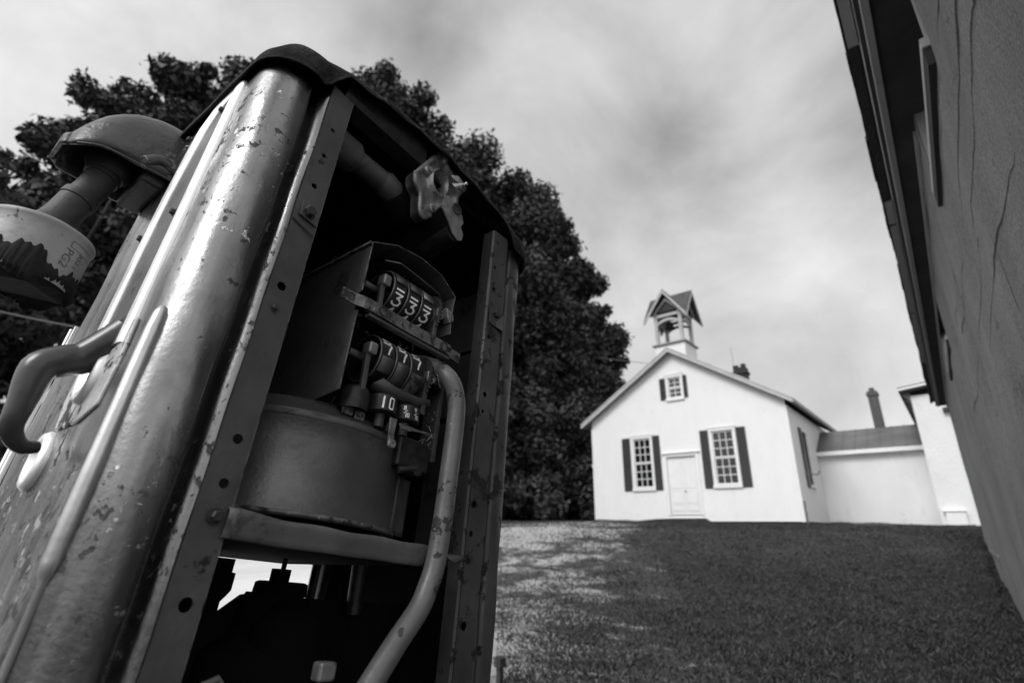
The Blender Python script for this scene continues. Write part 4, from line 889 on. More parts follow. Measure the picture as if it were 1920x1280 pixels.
for p in range(40):    # paint curls still hanging on below the cap
    x = random.choice([.26]); y = random.uniform(1.15, 1.66); z = 1.19 - random.random() ** 2 * .12; s_ = random.uniform(.004, .012)
    b.add([(x - .001, y, z), (x - .001, y + s_, z - s_ * .2), (x - random.uniform(.003, .009), y + s_ * .8, z - s_), (x - random.uniform(.003, .009), y + .1 * s_, z - s_ * .9)], [(0, 1, 2, 3)])
b.build('paint_curls', M['paint_flake'], pump, PF)['kind'] = 'stuff'

# ---- bright trim frame on the side panel
def halfbar(path, w, h, name, m, n=10):
    """path: (y, z) on the side plane x = .26; half-round moulding"""
    P = [Vector((.2605, y, z)) for y, z in path]; rows = []
    for i, p in enumerate(P):
        d = (P[min(i + 1, len(P) - 1)] - P[max(i - 1, 0)]).normalized(); q = Vector((0, -d.z, d.y)); ww = w[i] if isinstance(w, list) else w
        rows.append([tuple(p + q * (ww / 2 * math.cos(PI * k / n)) + Vector((-h * math.sin(PI * k / n) ** .4, 0, 0))) for k in range(n + 1)])
    mb = MB(); mb.grid(rows)
    for r in (rows[0], rows[-1]): mb.add(r, [tuple(range(len(r)))])
    return mb.build(name, M[m], pump, PF)
halfbar([(1.185, 1.195), (1.19, 1.12), (1.195, .9), (1.195, .7), (1.20, .42)], [.06, .06, .055, .052, .05], .014, 'trim_bar', 'chrome')
halfbar([(1.20, 1.206), (1.29, 1.19), (1.355, 1.13), (1.375, 1.06), (1.40, .9), (1.405, .7), (1.40, .46)], [.05, .075, .085, .075, .052, .050, .045], .013, 'trim_bar', 'chrome')
b = MB(); b.slab([(.2595, 1.215, .42), (.2595, 1.38, .46), (.2595, 1.385, .9), (.2595, 1.35, 1.10), (.2595, 1.28, 1.16), (.2595, 1.215, 1.12)], (-.004, 0, 0)); b.build('trim_infill', M['flange'], pump, PF)
for y, z in ((1.237, 1.132), (1.432, 1.142), (1.244, .782), (1.437, .784)): bolt(.252, y, z, (-1, 0, 0), .008, .008)
halfbar([(1.735, .60), (1.735, .2), (1.735, -.6), (1.735, -1.4)], .016, .012, 'rear_moulding', 'chrome'); halfbar([(1.70, .60), (1.70, .2), (1.70, -.6), (1.70, -1.4)], .010, .010, 'rear_moulding', 'chrome')
# rounded guard rail on the corner column
mb = MB(); rows = []
for i, (z, k) in enumerate([(.476, .02), (.470, .5), (.455, .85), (.42, 1), (.2, 1), (.02, 1), (.0, .8), (-.012, .45), (-.3, .42), (-1.3, .42)]):
    ca, sa = math.cos(math.radians(203)), math.sin(math.radians(203)); cx, cy = .345 + .087 * ca, 1.10 + .087 * sa
    rows.append([(cx + k * (.015 * math.cos(t) * ca - .016 * math.sin(t) * sa * -1), cy + k * (.018 * math.cos(t) * sa - .016 * math.sin(t) * ca), z) for t in [2 * PI * j / 16 for j in range(16)]])
mb.grid(rows[::-1], close=True); mb.build('guard_rail', M['rail'], pump, PF)
# ---- escutcheons and handle
def oval(cy, cz, ry, rz, h, name, m, ring=None, tilt=0.0):
    mb = MB(); n = 28; rows = []
    for rr, x in ([(1, 0), (1, h * .5), (.9, h), (.0, h * 1.1)] if not ring else [(1, 0), (1, h * .4), (.88, h), (ring + .08, h), (ring, h * .3), (0, h * .25)]):
        rows.append([(.2595 - x, cy + ry * max(rr, .001) * math.cos(t) + tilt * rz * rr * math.sin(t), cz + rz * max(rr, .001) * math.sin(t)) for t in [2 * PI * k / n for k in range(n)]])
    mb.grid(rows, close=True); return mb.build(name, M[m], pump, PF)
b = MB(); b.slab([(.2592, y, z) for y, z in ((1.155, .47), (1.15, .36), (1.165, .285), (1.25, .262), (1.38, .265), (1.41, .33), (1.41, .47))], (-.008, 0, 0)); b.build('handle_plate', M['paint_flake'], pump, PF, bevel=.002)
oval(1.285, .385, .055, .085, .020, 'handle_bezel', 'chrome', ring=.62); oval(1.405, .205, .050, .062, .016, 'lock_escutcheon', 'chrome', ring=.5)
hp = smoothpath([(0.268, 1.245, 0.467), (0.249, 1.255, 0.432), (0.222, 1.27, 0.392), (0.192, 1.27, 0.373), (0.168, 1.27, 0.346), (0.169, 1.27, 0.279), (0.174, 1.275, 0.232), (0.198, 1.285, 0.208), (0.224, 1.295, 0.213)], 5)
kk = [.034, .034, .032, .031, .030, .0215, .0175, .014, .011]; rs_ = []
for i in range(len(hp)):
    t = i / (len(hp) - 1) * (len(kk) - 1); a = int(t); rs_.append(kk[a] + (kk[min(a + 1, len(kk) - 1)] - kk[a]) * (t - a))
b = MB(); b.tube(hp, rs_, 20); b.build('hose_hook', M['handle'], pump, PF)
b = MB(); b.box(.246, .262, 1.205, 1.275, .415, .490); b.build('hook_socket', M['nut'], pump, PF, bevel=.003)

# ---- nozzle boot (cast hood) with elbow and filter can
rows = []; rows_o = []
T = 16
for i in range(T + 1):
    t = i / T; x = .262 - .222 * t
    tops = [1.258, 1.258, 1.257, 1.256, 1.253, 1.249, 1.243, 1.236, 1.229, 1.220, 1.208, 1.195, 1.178, 1.160, 1.132, 1.100, 1.060]
    top = tops[i]; bt = 1.018 - .006 * math.sin(PI * t) - .02 * sst((t - .7) / .3); w_ = .100 * math.sqrt(max(1 - (t * .93) ** 3.5, .02)) + .006
    if i == T: w_ = .050
    r = []
    for k in range(25):
        a = PI * k / 24; c_, s_ = math.cos(a), math.sin(a); rib = .007 * math.exp(-((k - 12) / 1.2) ** 2) - .004 * math.exp(-((k - 9) / .7) ** 2)
        flare = .010 * max(0, 1 - s_ * 3)
        r.append((x, 1.60 - (w_ + flare) * math.copysign(abs(c_) ** .75, c_), bt + (top - bt + rib) * s_ ** .8))
    rows.append(r)
mb = MB(); mb.grid(rows); tip = rows[-1]; mb.add([(tip[0][0] - .012, 1.6 + (p[1] - 1.6) * .7, p[2] - .01 * (p[2] > 1.03)) for p in tip] + tip, [(k, k + 1, 25 + k + 1, 25 + k) for k in range(24)], True)
mb.add([(tip[0][0] - .012, 1.6 + (p[1] - 1.6) * .7, p[2] - .01 * (p[2] > 1.03)) for p in tip], [tuple(range(25))])
boot = mb.build('nozzle_boot', M['hoodcast'], pump, PF, solid=.005)
b = MB(); b.tube([(p[0][0], p[0][1] - .003, p[0][2]) for p in rows[:-1]], .0042, 8); b.build('boot_rim', M['hoodcast'], boot, PF)
b = MB(); b.tube(smoothpath([(.262, 1.490, 1.050), (.24, 1.488, 1.062), (.215, 1.488, 1.060), (.19, 1.492, 1.035)], 5), .018, 12); b.build('boot_lug', M['hoodcast'], boot, PF)
b = MB(); b.box(.2, .259, 1.50, 1.70, .99, 1.12); b.build('boot_backing', M['iron'], boot, PF, bevel=.006)
b = MB(); b.tube([(.150, 1.60, 1.10), (.143, 1.60, 1.035), (.140, 1.60, 1.02), (.139, 1.60, 1.00)], [.050, .052, .058, .045], 22)
b.tube(smoothpath([(.142, 1.60, 1.02), (.134, 1.60, .965), (.128, 1.60, .93), (.115, 1.60, .88)], 5), [.038] * 16, 22)
b.tube([(.139, 1.60, 1.000), (.136, 1.60, .985)], .043, 22); b.tube([(.121, 1.60, .905), (.116, 1.60, .885)], .043, 22)
b.tube(smoothpath([(.118, 1.60, .895), (.108, 1.60, .84), (.098, 1.60, .775)], 5), [.040, .040, .040, .040, .040, .040, .041, .043, .048, .056, .066], 22)
b.build('elbow_pipe', M['iron'], pump, PF)
fx, fy = .093, 1.60
b = MB(); b.lathe((fx, fy, .765), (0, 0, -1), [(-.018, 0), (-.016, .055), (-.010, .085), (0, .100), (.004, .110), (.010, .112), (.016, .110), (.022, .1075), (.05, .1075), (.10, .1075), (.152, .1072)], 48)
fil = b.build('filter_can', M['filter'], pump, PF)
# ragged rust crust creeping up from the foot of the can
mb = MB(); n = 260; rows = [[], [], [], []]
for k in range(n):
    a = 2 * PI * k / n; e = .662 + .016 * math.sin(a * 3 + 1) + .010 * math.sin(a * 7) + .006 * math.sin(a * 17 + 2) + .004 * math.sin(a * 39) + .003 * rng.random()
    lo = .600 + .012 * math.sin(a * 5) + .014 * rng.random()
    for j, (z, r) in enumerate([(e, .1082), (e - .004, .1105), (lo + .01, .1115), (lo, .104)]): rows[j].append((fx + r * math.cos(a), fy + r * math.sin(a), z))
mb.grid(rows[::-1], close=True); mb.add(rows[-1], [tuple(range(n))]); mb.build('rust_crust', M['rust'], fil, PF)
def text_mesh(txt, size, fn, name, m, parent):
    cu = bpy.data.curves.new('t', 'FONT'); cu.body = txt; cu.size = size; cu.resolution_u = 3; to = bpy.data.objects.new('t', cu); COL.objects.link(to)
    bpy.context.view_layer.update(); me = bpy.data.meshes.new_from_object(to.evaluated_get(bpy.context.evaluated_depsgraph_get())); bpy.data.objects.remove(to)
    for v in me.vertices: v.co = Vector(fn(v.co.x, v.co.y))
    me.materials.clear(); me.materials.append(m); me.name = name; o = bpy.data.objects.new(name, me); COL.objects.link(o); o.parent = parent; return o
def onfil(a0, z0):
    # text runs down the can
    return lambda u, v: PF(fx + .1083 * math.cos(a0 + v / .108), fy + .1083 * math.sin(a0 + v / .108), z0 - u)
text_mesh('PG2', .030, onfil(math.radians(-66), .712), 'printed_mark', M['ink'], fil)
text_mesh('RS2 (', .020, onfil(math.radians(-47), .716), 'printed_mark', M['ink'], fil)
mb = MB()
for z0 in (.733, .716):
    r = [[(fx + .1084 * math.cos(math.radians(a)), fy + .1084 * math.sin(math.radians(a)), zz) for a in range(-62, -20, 3)] for zz in (z0, z0 + .0012)]; mb.grid(r)
r = [[(fx + .1084 * math.cos(math.radians(a)), fy + .1084 * math.sin(math.radians(a)), zz) for a in (-63, -62)] for zz in (.716, .734)]; mb.grid(r)
mb.build('printed_frame', M['ink'], fil, PF)

# ---- register: folded hood, side plate, wheels, gears, drums
YR = 1.0
hood = [(.635, .849), (.716, .890), (.806, .904), (.893, .896), (.966, .853), (.960, .818), (.962, .72)]
mb = MB(); mb.grid([[(x, y, z) for x, z in hood] for y in (YR, 1.1, 1.22, 1.36)], smooth=False); reg = mb.build('register_hood', M['sheet'], pump, PF, solid=.0016)
lp = MB(); lp.tube([(x, YR - .0004, z) for x, z in hood], .0013, 6); lp.tube([(.6352, YR - .0004, .695), (.6352, YR - .0004, .849)], .0013, 6); lp.tube([(.6352, YR - .0004, .425), (.6352, YR - .0004, .636)], .0013, 6); lp.build('worn_edge', M['bar'], reg, PF)
lp = MB(); lp.slab([(.635, YR, .847), (.635, YR, .695), (.633, YR + .012, .690), (.633, YR + .012, .640), (.635, YR, .636), (.635, YR, .425), (.635, 1.14, .410), (.635, 1.20, .428), (.635, 1.36, .435), (.635, 1.36, .847)], (.003, 0, 0)); lp.build('register_side', M['sheet'], pump, PF)
lp = MB(); lp.box(.640, .955, 1.19, 1.195, .42, .885); lp.build('register_back', M['inside'], pump, PF)
lp = MB(); lp.box(.628, .6345, 1.0, 1.36, .842, .850); lp.build('hood_seam', M['bar'], pump, PF)
bb = MB(); bb.grid([[(.583, 1.0, z0 + .004), (.618, .996, z0 + .003), (.640, .983, z0), (.70, .980, z0), (.80, .980, z0 - .002), (.935, .980, z0), (.955, .984, z0), (.968, .998, z0 + .004), (1.012, .998, z0 + .002)] for z0 in (.640, .672)], smooth=False)
bar = bb.build('register_bar', M['bar'], pump, PF, solid=.0022)
for x, y, z, r in ((.607, .9945, .660, .008), (.697, .9775, .657, .0115), (.925, .9775, .656, .0125), (.947, .978, .656, .006), (.998, .995, .657, .006)):
    h = MB(); h.lathe((x, y, z), (0, -1, 0), [(0, r * 1.25), (.0015, r * 1.25), (.0015, r), (-.002, r * .95), (-.002, 0)], 20, smooth=False); h.build('bar_hole', M['nut'], bar, PF)
lb = MB(); lb.box(.66, .955, .982, 1.0, .628, .636); lb.build('bar_foot', M['sheet'], bar, PF)

STR = {'0': [[(.12, .1), (.12, .9), (.25, 1), (.75, 1), (.88, .9), (.88, .1), (.75, 0), (.25, 0), (.12, .1)]], '1': [[(.5, 0), (.5, 1)]],
       '3': [[(.05, 1), (.92, 1), (.42, .60), (.72, .58), (.95, .38), (.85, .10), (.5, 0), (.15, .05), (.02, .2)]], '4': [[(.68, 0), (.68, 1), (0, .30), (1, .30)]],
       '2': [[(.05, .8), (.3, 1), (.7, 1), (.92, .75), (.05, 0), (.95, 0)]], '6': [[(.85, .95), (.4, .85), (.1, .4), (.25, .05), (.7, .0), (.93, .28), (.7, .52), (.2, .42)]],
       '7': [[(.02, 1), (.85, 1), (.95, .9), (.62, .4), (.5, 0)]], '8': [[(.5, .55), (.15, .75), (.3, 1), (.7, 1), (.85, .75), (.5, .55), (.1, .3), (.25, 0), (.75, 0), (.9, .3), (.5, .55)]],
       '9': [[(.8, .6), (.5, .45), (.15, .6), (.2, .95), (.6, 1), (.88, .8), (.8, .4), (.3, 0)]], '/': [[(0, 0), (1, 1)]], '-': [[(.05, .5), (.95, .5)]]}
def stroke(mb, ch, fn, w):
    """ribbons in (u, v, lift) mapped by fn"""
    k = 0
    for line in STR[ch]:
        for (a, b) in zip(line, line[1:]):
            (ua, va), (ub, vb) = fn.sc(*a), fn.sc(*b); du, dv = ub - ua, vb - va; l = math.hypot(du, dv) or 1; du, dv = du / l, dv / l
            ua, va, ub, vb = ua - du * w * .35, va - dv * w * .35, ub + du * w * .35, vb + dv * w * .35; m = 4; k += 1
            rows = [[fn.p(ua + (ub - ua) * i / m - dv * w / 2 * s_, va + (vb - va) * i / m + du * w / 2 * s_, .0006 + k * .00012) for s_ in (-1, 1)] for i in range(m + 1)]
            mb.grid(rows, smooth=False)
class OnWheel:      # horizontal axis along x; v measured downwards from the front as an angle
    def __init__(s, x0, wd, cy, cz, r, ang, hh): s.x0, s.wd, s.cy, s.cz, s.r, s.a, s.h = x0, wd, cy, cz, r, ang, hh
    def sc(s, a, b): return s.x0 + a * s.wd, (b - .5) * s.h
    def p(s, u, v, l): t = math.radians(s.a) + v / s.r; R_ = s.r + l; return (u, s.cy - R_ * math.cos(t), s.cz + R_ * math.sin(t))
class OnDrum:       # vertical axis
    def __init__(s, cx, cy, r, ang, z0, wd, hh): s.cx, s.cy, s.r, s.a, s.z0, s.wd, s.h = cx, cy, r, ang, z0, wd, hh
    def sc(s, a, b): return a * s.wd, s.z0 + b * s.h
    def p(s, u, v, l): t = math.radians(s.a) + u / s.r; R_ = s.r + l; return (s.cx + R_ * math.sin(t), s.cy - R_ * math.cos(t), v)
CYW = 1.083; RW_ = .068
def wheel(x0, cz, digits, flaps, wd=.047):
    b = MB(); b.lathe((x0, CYW, cz), (1, 0, 0), [(.010, 0), (.010, RW_ * .35), (.004, RW_ * .55), (.004, RW_ * .9), (0, RW_ * .93), (.0, RW_ * .985), (.003, RW_), (wd - .003, RW_), (wd, RW_ * .98), (wd, RW_ * .7), (wd, 0)], 56); w_ = b.build('number_wheel', M['wheel'], pump, PF)
    b = MB(); b.lathe((x0, CYW, cz), (1, 0, 0), [(-.0012, RW_ * .955), (-.0022, RW_ * .985), (-.0006, RW_ * 1.01), (.0012, RW_ * 1.012)], 56); b.build('wheel_rim', M['rim'], w_, PF)
    for ch, ang in digits:
        b = MB(); stroke(b, ch, OnWheel(x0 + .010, wd - .019, CYW, cz, RW_, ang, .034), .0058); b.build('numeral', M['digit'], w_, PF)
    for a0, a1, m_ in flaps:
        rows = [[(x, CYW - (RW_ + .003) * math.cos(math.radians(a)), cz + (RW_ + .003) * math.sin(math.radians(a))) for x in (x0 + .004, x0 + wd - .002)] for a in [a0 + (a1 - a0) * k / 10 for k in range(11)]]
        b = MB(); b.grid(rows); b.build('wheel_flap', M[m_], w_, PF, solid=.001)
    return w_
for i in range(3):
    wheel(.742 + .0535 * i, .778, [('-', -5), ('3', -30), ('4', -66)], [(12, 100, 'cast' if i == 2 else 'can')])
for i in range(3):
    wheel(.742 + .0535 * i, .567, [('6', 48), ('7', 18)], [((-40, -4, 'sheet'), (-78, -2, 'can'), (-80, -10, 'bar'))[i]])
b = MB(); b.grid([[(.76 + .0, CYW - .074, .500), (.80, CYW - .074, .492), (.89, CYW - .072, .492), (.93, CYW - .070, .50)], [(.745, CYW - .060, .485), (.80, CYW - .065, .472), (.89, CYW - .065, .474), (.945, CYW - .06, .49)], [(.75, CYW - .03, .478), (.80, CYW - .03, .465), (.89, CYW - .03, .466), (.945, CYW - .03, .48)]]); b.build('flap_bracket', M['sheet'], pump, PF, solid=.003)
for zc in (.778, .567):
    b = MB(); b.tube([(.69, CYW, zc), (.97, CYW, zc)], .010, 14); b.build('axle', M['cast'], pump, PF)
    for x, sgn in ((.706, -1), (.918, 1)):
        b = MB(); b.box(x, x + .028, 1.018, 1.05, zc - .012, zc + .022); b.build('bearing_block', M['cast'], pump, PF, bevel=.003)
        b = MB(); b.beam((x + .010, 1.035, zc - .005), (x - .004 * sgn, 1.02, zc - .115), .014, .012, up=(0, 1, 0)); b.build('strut', M['can'], pump, PF, bevel=.001)
    b = MB(); n = 44; fr, ro = [], []
    for k in range(n * 2):
        a = PI * k / n; r = .0735 if (k // 1) % 2 else .080; fr.append((.920, CYW + r * math.cos(a), zc + r * math.sin(a)))
    b.slab(fr, (.006, 0, 0)); b.lathe((.920, CYW, zc), (-1, 0, 0), [(0, .05), (.006, .05), (.006, .018), (.014, .018), (.014, 0)], 20, smooth=False); b.build('gear', M['can'], pump, PF)
# bright hub plates beside the gears
for zc, s_ in ((.782, 1), (.562, .8)):
    b = MB(); b.slab([(.935, 1.0, zc + .018 * s_), (.965, 1.0, zc + .012 * s_), (.972, 1.0, zc - .012 * s_), (.955, 1.0, zc - .026 * s_), (.945, 1.0, zc - .01 * s_)], (0, .03, 0)); b.build('hub_plate', M['shiny' if s_ < 1 else 'cast'], pump, PF, bevel=.001)
b = MB(); b.grid([[(.72, 1.05, .862), (.76, 1.03, .868), (.85, 1.03, .862), (.93, 1.035, .856), (.948, 1.04, .84)], [(.72, 1.10, .868), (.76, 1.09, .875), (.85, 1.09, .870), (.93, 1.09, .864), (.948, 1.09, .85)]], smooth=False); b.build('wheel_shade', M['can'], pump, PF, solid=.002)
def drum(cx, cy, r, z0, z1, marks):
    b = MB(); b.lathe((cx, cy, z0), (0, 0, 1), [(0, 0), (0, r * 1.04), (.003, r * 1.06), (.005, r), (z1 - z0 - .003, r), (z1 - z0, r * .96), (z1 - z0, 0)], 40); d_ = b.build('price_drum', M['wheel'], pump, PF)
    b = MB(); b.tube([(cx, cy, z0 - .035), (cx, cy, z0 - .001)], r * .35, 14); b.build('drum_spindle', M['sheet'], d_, PF)
    for ch, ang, zz, wd, hh, sw_ in marks: b = MB(); stroke(b, ch, OnDrum(cx, cy, r, ang, zz, wd, hh), sw_); b.build('numeral', M['digit'], d_, PF)
drum(.790, 1.035, .037, .418, .462, [('1', -42, .425, .012, .028, .0048), ('0', -10, .425, .015, .028, .0042), ('1', 42, .425, .01, .028, .004)])
drum(.872, 1.035, .037, .418, .460, [('8', -50, .443, .0075, .010, .0018), ('/', -47, .434, .009, .008, .0016), ('1', -42, .424, .005, .010, .002), ('0', -34, .424, .006, .010, .0018),
                                     ('9', -5, .443, .0075, .010, .0018), ('/', -2, .434, .009, .008, .0016), ('1', 3, .424, .005, .010, .002), ('0', 11, .424, .006, .010, .0018), ('1', 40, .424, .005, .010, .002)])
b = MB(); b.lathe((.715, 1.05, .405), (0, 0, 1), [(0, .036), (.02, .038), (.05, .036), (.062, .025), (.065, 0)], 28); b.build('fuse_cup', M['gearm'], pump, PF)
b = MB()
for k in range(34): # clutter of small dark linkage around the gears
    x, y, z = random.uniform(.66, .95), random.uniform(1.06, 1.15), random.choice([random.uniform(.62, .70), random.uniform(.40, .50)])
    d_ = Vector((random.uniform(-1, 1), random.uniform(-.4, .4), random.uniform(-1, 1))).normalized() * random.uniform(.01, .04); b.beam((x, y, z), tuple(Vector((x, y, z)) + d_), random.uniform(.003, .009), random.uniform(.003, .008))
b.build('linkage', M['gearm'], pump, PF)
b = MB()
for k in range(26):
    x, y, z = random.uniform(.93, .965), random.uniform(.99, 1.03), random.uniform(.37, .47)
    d_ = Vector((random.uniform(-1, 1), random.uniform(-.4, .4), random.uniform(-1, 1))).normalized() * random.uniform(.005, .02); b.beam((x, y, z), tuple(Vector((x, y, z)) + d_), .0018, .0018)
b.build('wire_tangle', M['bar'], pump, PF)

# ---- meter can on its shelf
mx, my, mr_ = .742, 1.325, .300
b = MB(); b.lathe((mx, my, .145), (0, 0, 1), [(-.004, mr_ * .97), (-.004, mr_ * 1.0), (0, mr_ * 1.012), (.006, mr_ * 1.012), (.010, mr_), (.08, mr_ * .998), (.16, mr_), (.20, mr_), (.204, mr_ * 1.01), (.224, mr_ * 1.014), (.228, mr_ * 1.004), (.232, mr_ * .98), (.262, mr_ * .86), (.27, mr_ * .84), (.272, mr_ * .3), (.272, 0)], 96)
can = b.build('meter_can', M['can'], pump, PF)
for z0, dz in ((.352, .018), (.143, .010)):
    b = MB(); b.lathe((mx, my, z0), (0, 0, 1), [(0, mr_ * 1.006), (dz * .15, mr_ * 1.020), (dz * .85, mr_ * 1.020), (dz, mr_ * 1.006)], 96); b.build('can_rim', M['lip'] if dz > .012 else M['bar'], can, PF)
rows = [[(mx + (mr_ + o) * math.sin(math.radians(a)), my - (mr_ + o) * math.cos(math.radians(a)), z) for a, o in ((38, .001), (44, .003), (49, .012), (52, .024), (53, .03))] for z in (.150, .17, .24, .285, .30)]
b = MB(); b.grid(rows); b.build('can_strap', M['lip'], can, PF, solid=.0015)
for (a, w_, h_, z0, nm) in ((-9, .030, .022, .388, 'can_tab'), (-2, .028, .024, .384, 'can_tab'), (20, .020, .026, .386, 'can_tab')):
    t = math.radians(a); c_ = Vector((mx + (mr_ * .955) * math.sin(t), my - (mr_ * .965) * math.cos(t), z0)); tx = Vector((math.cos(t), math.sin(t), 0)); nn = Vector((math.sin(t), -math.cos(t), 0))
    b = MB(); b.slab([c_ - tx * w_ / 2, c_ + tx * w_ / 2, c_ + tx * w_ / 2 + Vector((0, 0, h_)), c_ - tx * w_ / 2 + Vector((0, 0, h_))], -nn * .006); b.build(nm, M['bar'], can, PF, bevel=.001)
    b = MB(); b.lathe(c_ + Vector((0, 0, h_ / 2)) + nn * .0002 + tx * .006, nn, [(0, .0045), (.0008, .0045), (.0008, 0)], 14, smooth=False); b.build('tab_hole', M['nut'], can, PF)
b = MB(); b.slab([(.793, .995, .405), (.816, .995, .405), (.812, .992, .365), (.814, .990, .340), (.806, .990, .326), (.796, .990, .330), (.794, .992, .365)], (0, .006, 0)); b.build('lug', M['bar'], pump, PF, bevel=.0012)
b = MB(); b.lathe((.8055, .9895, .3385), (0, -1, 0), [(0, .0115), (.004, .010), (.004, .004), (.001, .004), (.001, 0)], 18, smooth=False); b.build('lug_eye', M['cast'], pump, PF)
b = MB(); b.grid([[(.825, .998, .398), (.855, 1.0, .400), (.90, 1.01, .404), (.965, 1.02, .412)], [(.83, .992, .384), (.86, .995, .386), (.90, 1.008, .398), (.965, 1.02, .407)]], smooth=False); b.build('can_ledge', M['bar'], pump, PF, solid=.002)
b = MB(); b.box(.865, .975, 1.03, 1.12, .305, .385); b.build('junction_box', M['gearm'], pump, PF, bevel=.003)
b = MB(); b.tube(smoothpath([(.865, 1.02, .292), (.895, 1.01, .298), (.92, 1.015, .305), (.945, 1.03, .298)], 5), .009, 12); b.lathe((.915, 1.01, .300), (0, -1, 0), [(-.01, .016), (.006, .016), (.006, 0)], 6, smooth=False); b.build('cable_clamp', M['gearm'], pump, PF)
# shelf and rolled lip
rows = []
for i in range(25):
    x = .470 + (1.012 - .470) * i / 24; up = .006 * math.exp(-((x - .47) / .07) ** 2) + .0015 * math.sin(x * 40); ed = 0 if i < 23 else (.006 if i == 23 else .018)
    rows.append([(x, y, z + up * (1 if z > .1 else .4)) for y, z in ((1.06, .1165 - ed * .2), (1.02, .1215 - ed * .3), (1.004, .1245 - ed * .5), (.9985, .1235 - ed * .6), (.9955, .1195 - ed), (.9945, .114 - ed * .8), (.9965, .100), (.9985, .088 + ed * .3), (.9985, .0795 + ed * .8), (1.0015, .0775 + ed), (1.006, .0785 + ed))])
b = MB(); b.grid(rows[::-1]); b.build('shelf_lip', M['lip'], pump, PF, solid=.0022)
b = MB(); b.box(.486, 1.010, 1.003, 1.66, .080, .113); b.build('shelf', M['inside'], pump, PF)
b = MB(); b.grid([[(1.06, 1.01, .113), (1.09, 1.006, .114), (1.125, 1.01, .116)], [(1.065, .996, .100), (1.085, .998, .094), (1.13, 1.0, .108)]]); b.build('shelf_ear', M['lip'], pump, PF, solid=.002)
# vent tube in front of everything
k_ = .968 / 1.03
tp_ = [(.90, 1.17, .640), (.945, 1.07, .628), (.985 * k_ + .035, .985, .578), (1.052 * k_, .968, .545 * k_ + .004), (1.061 * k_, .968, .463 * k_), (1.059 * k_, .968, .306 * k_), (1.055 * k_, .968, .178 * k_), (1.046 * k_, .968, .084 * k_), (1.030 * k_, .968, .030 * k_), (1.008 * k_, .968, -.018 * k_), (.947 * k_, .968, -.094 * k_), (.88 * k_, .968, -.185 * k_), (.80 * k_, .968, -.30 * k_)]
b = MB(); b.tube(smoothpath(tp_, 6), .0255, 22); b.build('vent_tube', M['pipe'], pump, PF)
b = MB(); b.box(.984, 1.0, 1.03, 1.09, .34, .62); b.build('tube_channel', M['sheet'], pump, PF, bevel=.002)
# ---- valve at the top right of the opening
outl = [(.736, 1.202), (.777, 1.287), (.800, 1.33), (.822, 1.352), (.846, 1.350), (.872, 1.335), (.915, 1.333), (.945, 1.330), (.958, 1.312), (.951, 1.286), (.942, 1.262), (.945, 1.235), (.934, 1.209), (.895, 1.19), (.870, 1.16), (.848, 1.115), (.823, 1.090), (.798, 1.094), (.785, 1.125), (.775, 1.155), (.748, 1.17)]
hc = Vector((.846, 1.250)); n = len(outl)
oo = smoothpath([(x, 0, z) for x, z in outl + outl[:1]], 4)[:-1]
tl = lambda x, z: 1.02 + (x - .84) * .10 - (z - 1.25) * .12
mb = MB(); m = len(oo); hole = []
for p in oo:
    a = math.atan2(p.z - hc.y, p.x - hc.x); hole.append((hc.x + .036 * math.cos(a), hc.y + .043 * math.sin(a)))
R0 = [(p.x, tl(p.x, p.z) - .004 * 0, p.z) for p in oo]; cen = lambda q, p: (hc.x + (p.x - hc.x) * q, hc.y + (p.z - hc.y) * q)
rings = [[(p.x, tl(p.x, p.z) + .045, p.z) for p in oo], [(p.x, tl(p.x, p.z) + .012, p.z) for p in oo], [(cen(1.05, p)[0], tl(p.x, p.z) + .010, cen(1.05, p)[1]) for p in oo], [(cen(1.05, p)[0], tl(p.x, p.z), cen(1.05, p)[1]) for p in oo], [(cen(.97, p)[0], tl(p.x, p.z) - .004, cen(.97, p)[1]) for p in oo],
         [(cen(.86, p)[0], tl(p.x, p.z) - .002, cen(.86, p)[1]) for p in oo], [(cen(.80, p)[0], tl(p.x, p.z) + .008, cen(.80, p)[1]) for p in oo], [(h[0] + (h[0] - hc.x) * .22, tl(*h) + .006, h[1] + (h[1] - hc.y) * .22) for h in hole], [(h[0] + (h[0] - hc.x) * .15, tl(*h) - .005, h[1] + (h[1] - hc.y) * .15) for h in hole], [(h[0], tl(*h) - .004, h[1]) for h in hole], [(h[0], tl(*h) + .05, h[1]) for h in hole]]
mb.grid(rings, close=True); valve = mb.build('valve_flange', M['cast'], pump, PF)
for x, z in ((.834, 1.335), (.780, 1.243), (.948, 1.308), (.838, 1.135)):
    b = MB(); yv = tl(x, z); b.lathe((x, yv + .03, z), (0, -1, 0), [(0, .017), (.035, .0165), (.040, .014), (.040, .0)], 18); b.lathe((x, yv - .0101, z), (0, -1, 0), [(0, .010), (.006, .010), (.006, 0)], 6, smooth=False); b.build('valve_boss', M['cast'], valve, PF)
b = MB(); b.lathe((hc.x, 1.075, hc.y), (0, -1, 0), [(0, .05), (.002, .05), (.002, .02), (.02, .018), (.02, 0)], 20, smooth=False); b.build('valve_seat', M['nut'], valve, PF)
b = MB()
b.slab([(.868, .995, 1.288), (.892, .985, 1.300), (.925, .990, 1.296), (.905, .988, 1.280), (.880, .990, 1.277)], (0, .003, 0)); b.slab([(.925, .988, 1.297), (.932, .985, 1.291), (.885, .985, 1.243), (.872, .990, 1.252)], (.0, .003, .0)); b.slab([(.924, .982, 1.287), (.918, .986, 1.282), (.889, .980, 1.235), (.893, .98, 1.243)], (0, .003, 0))
b.build('locking_lever', M['shiny'], valve, PF, bevel=.0008)
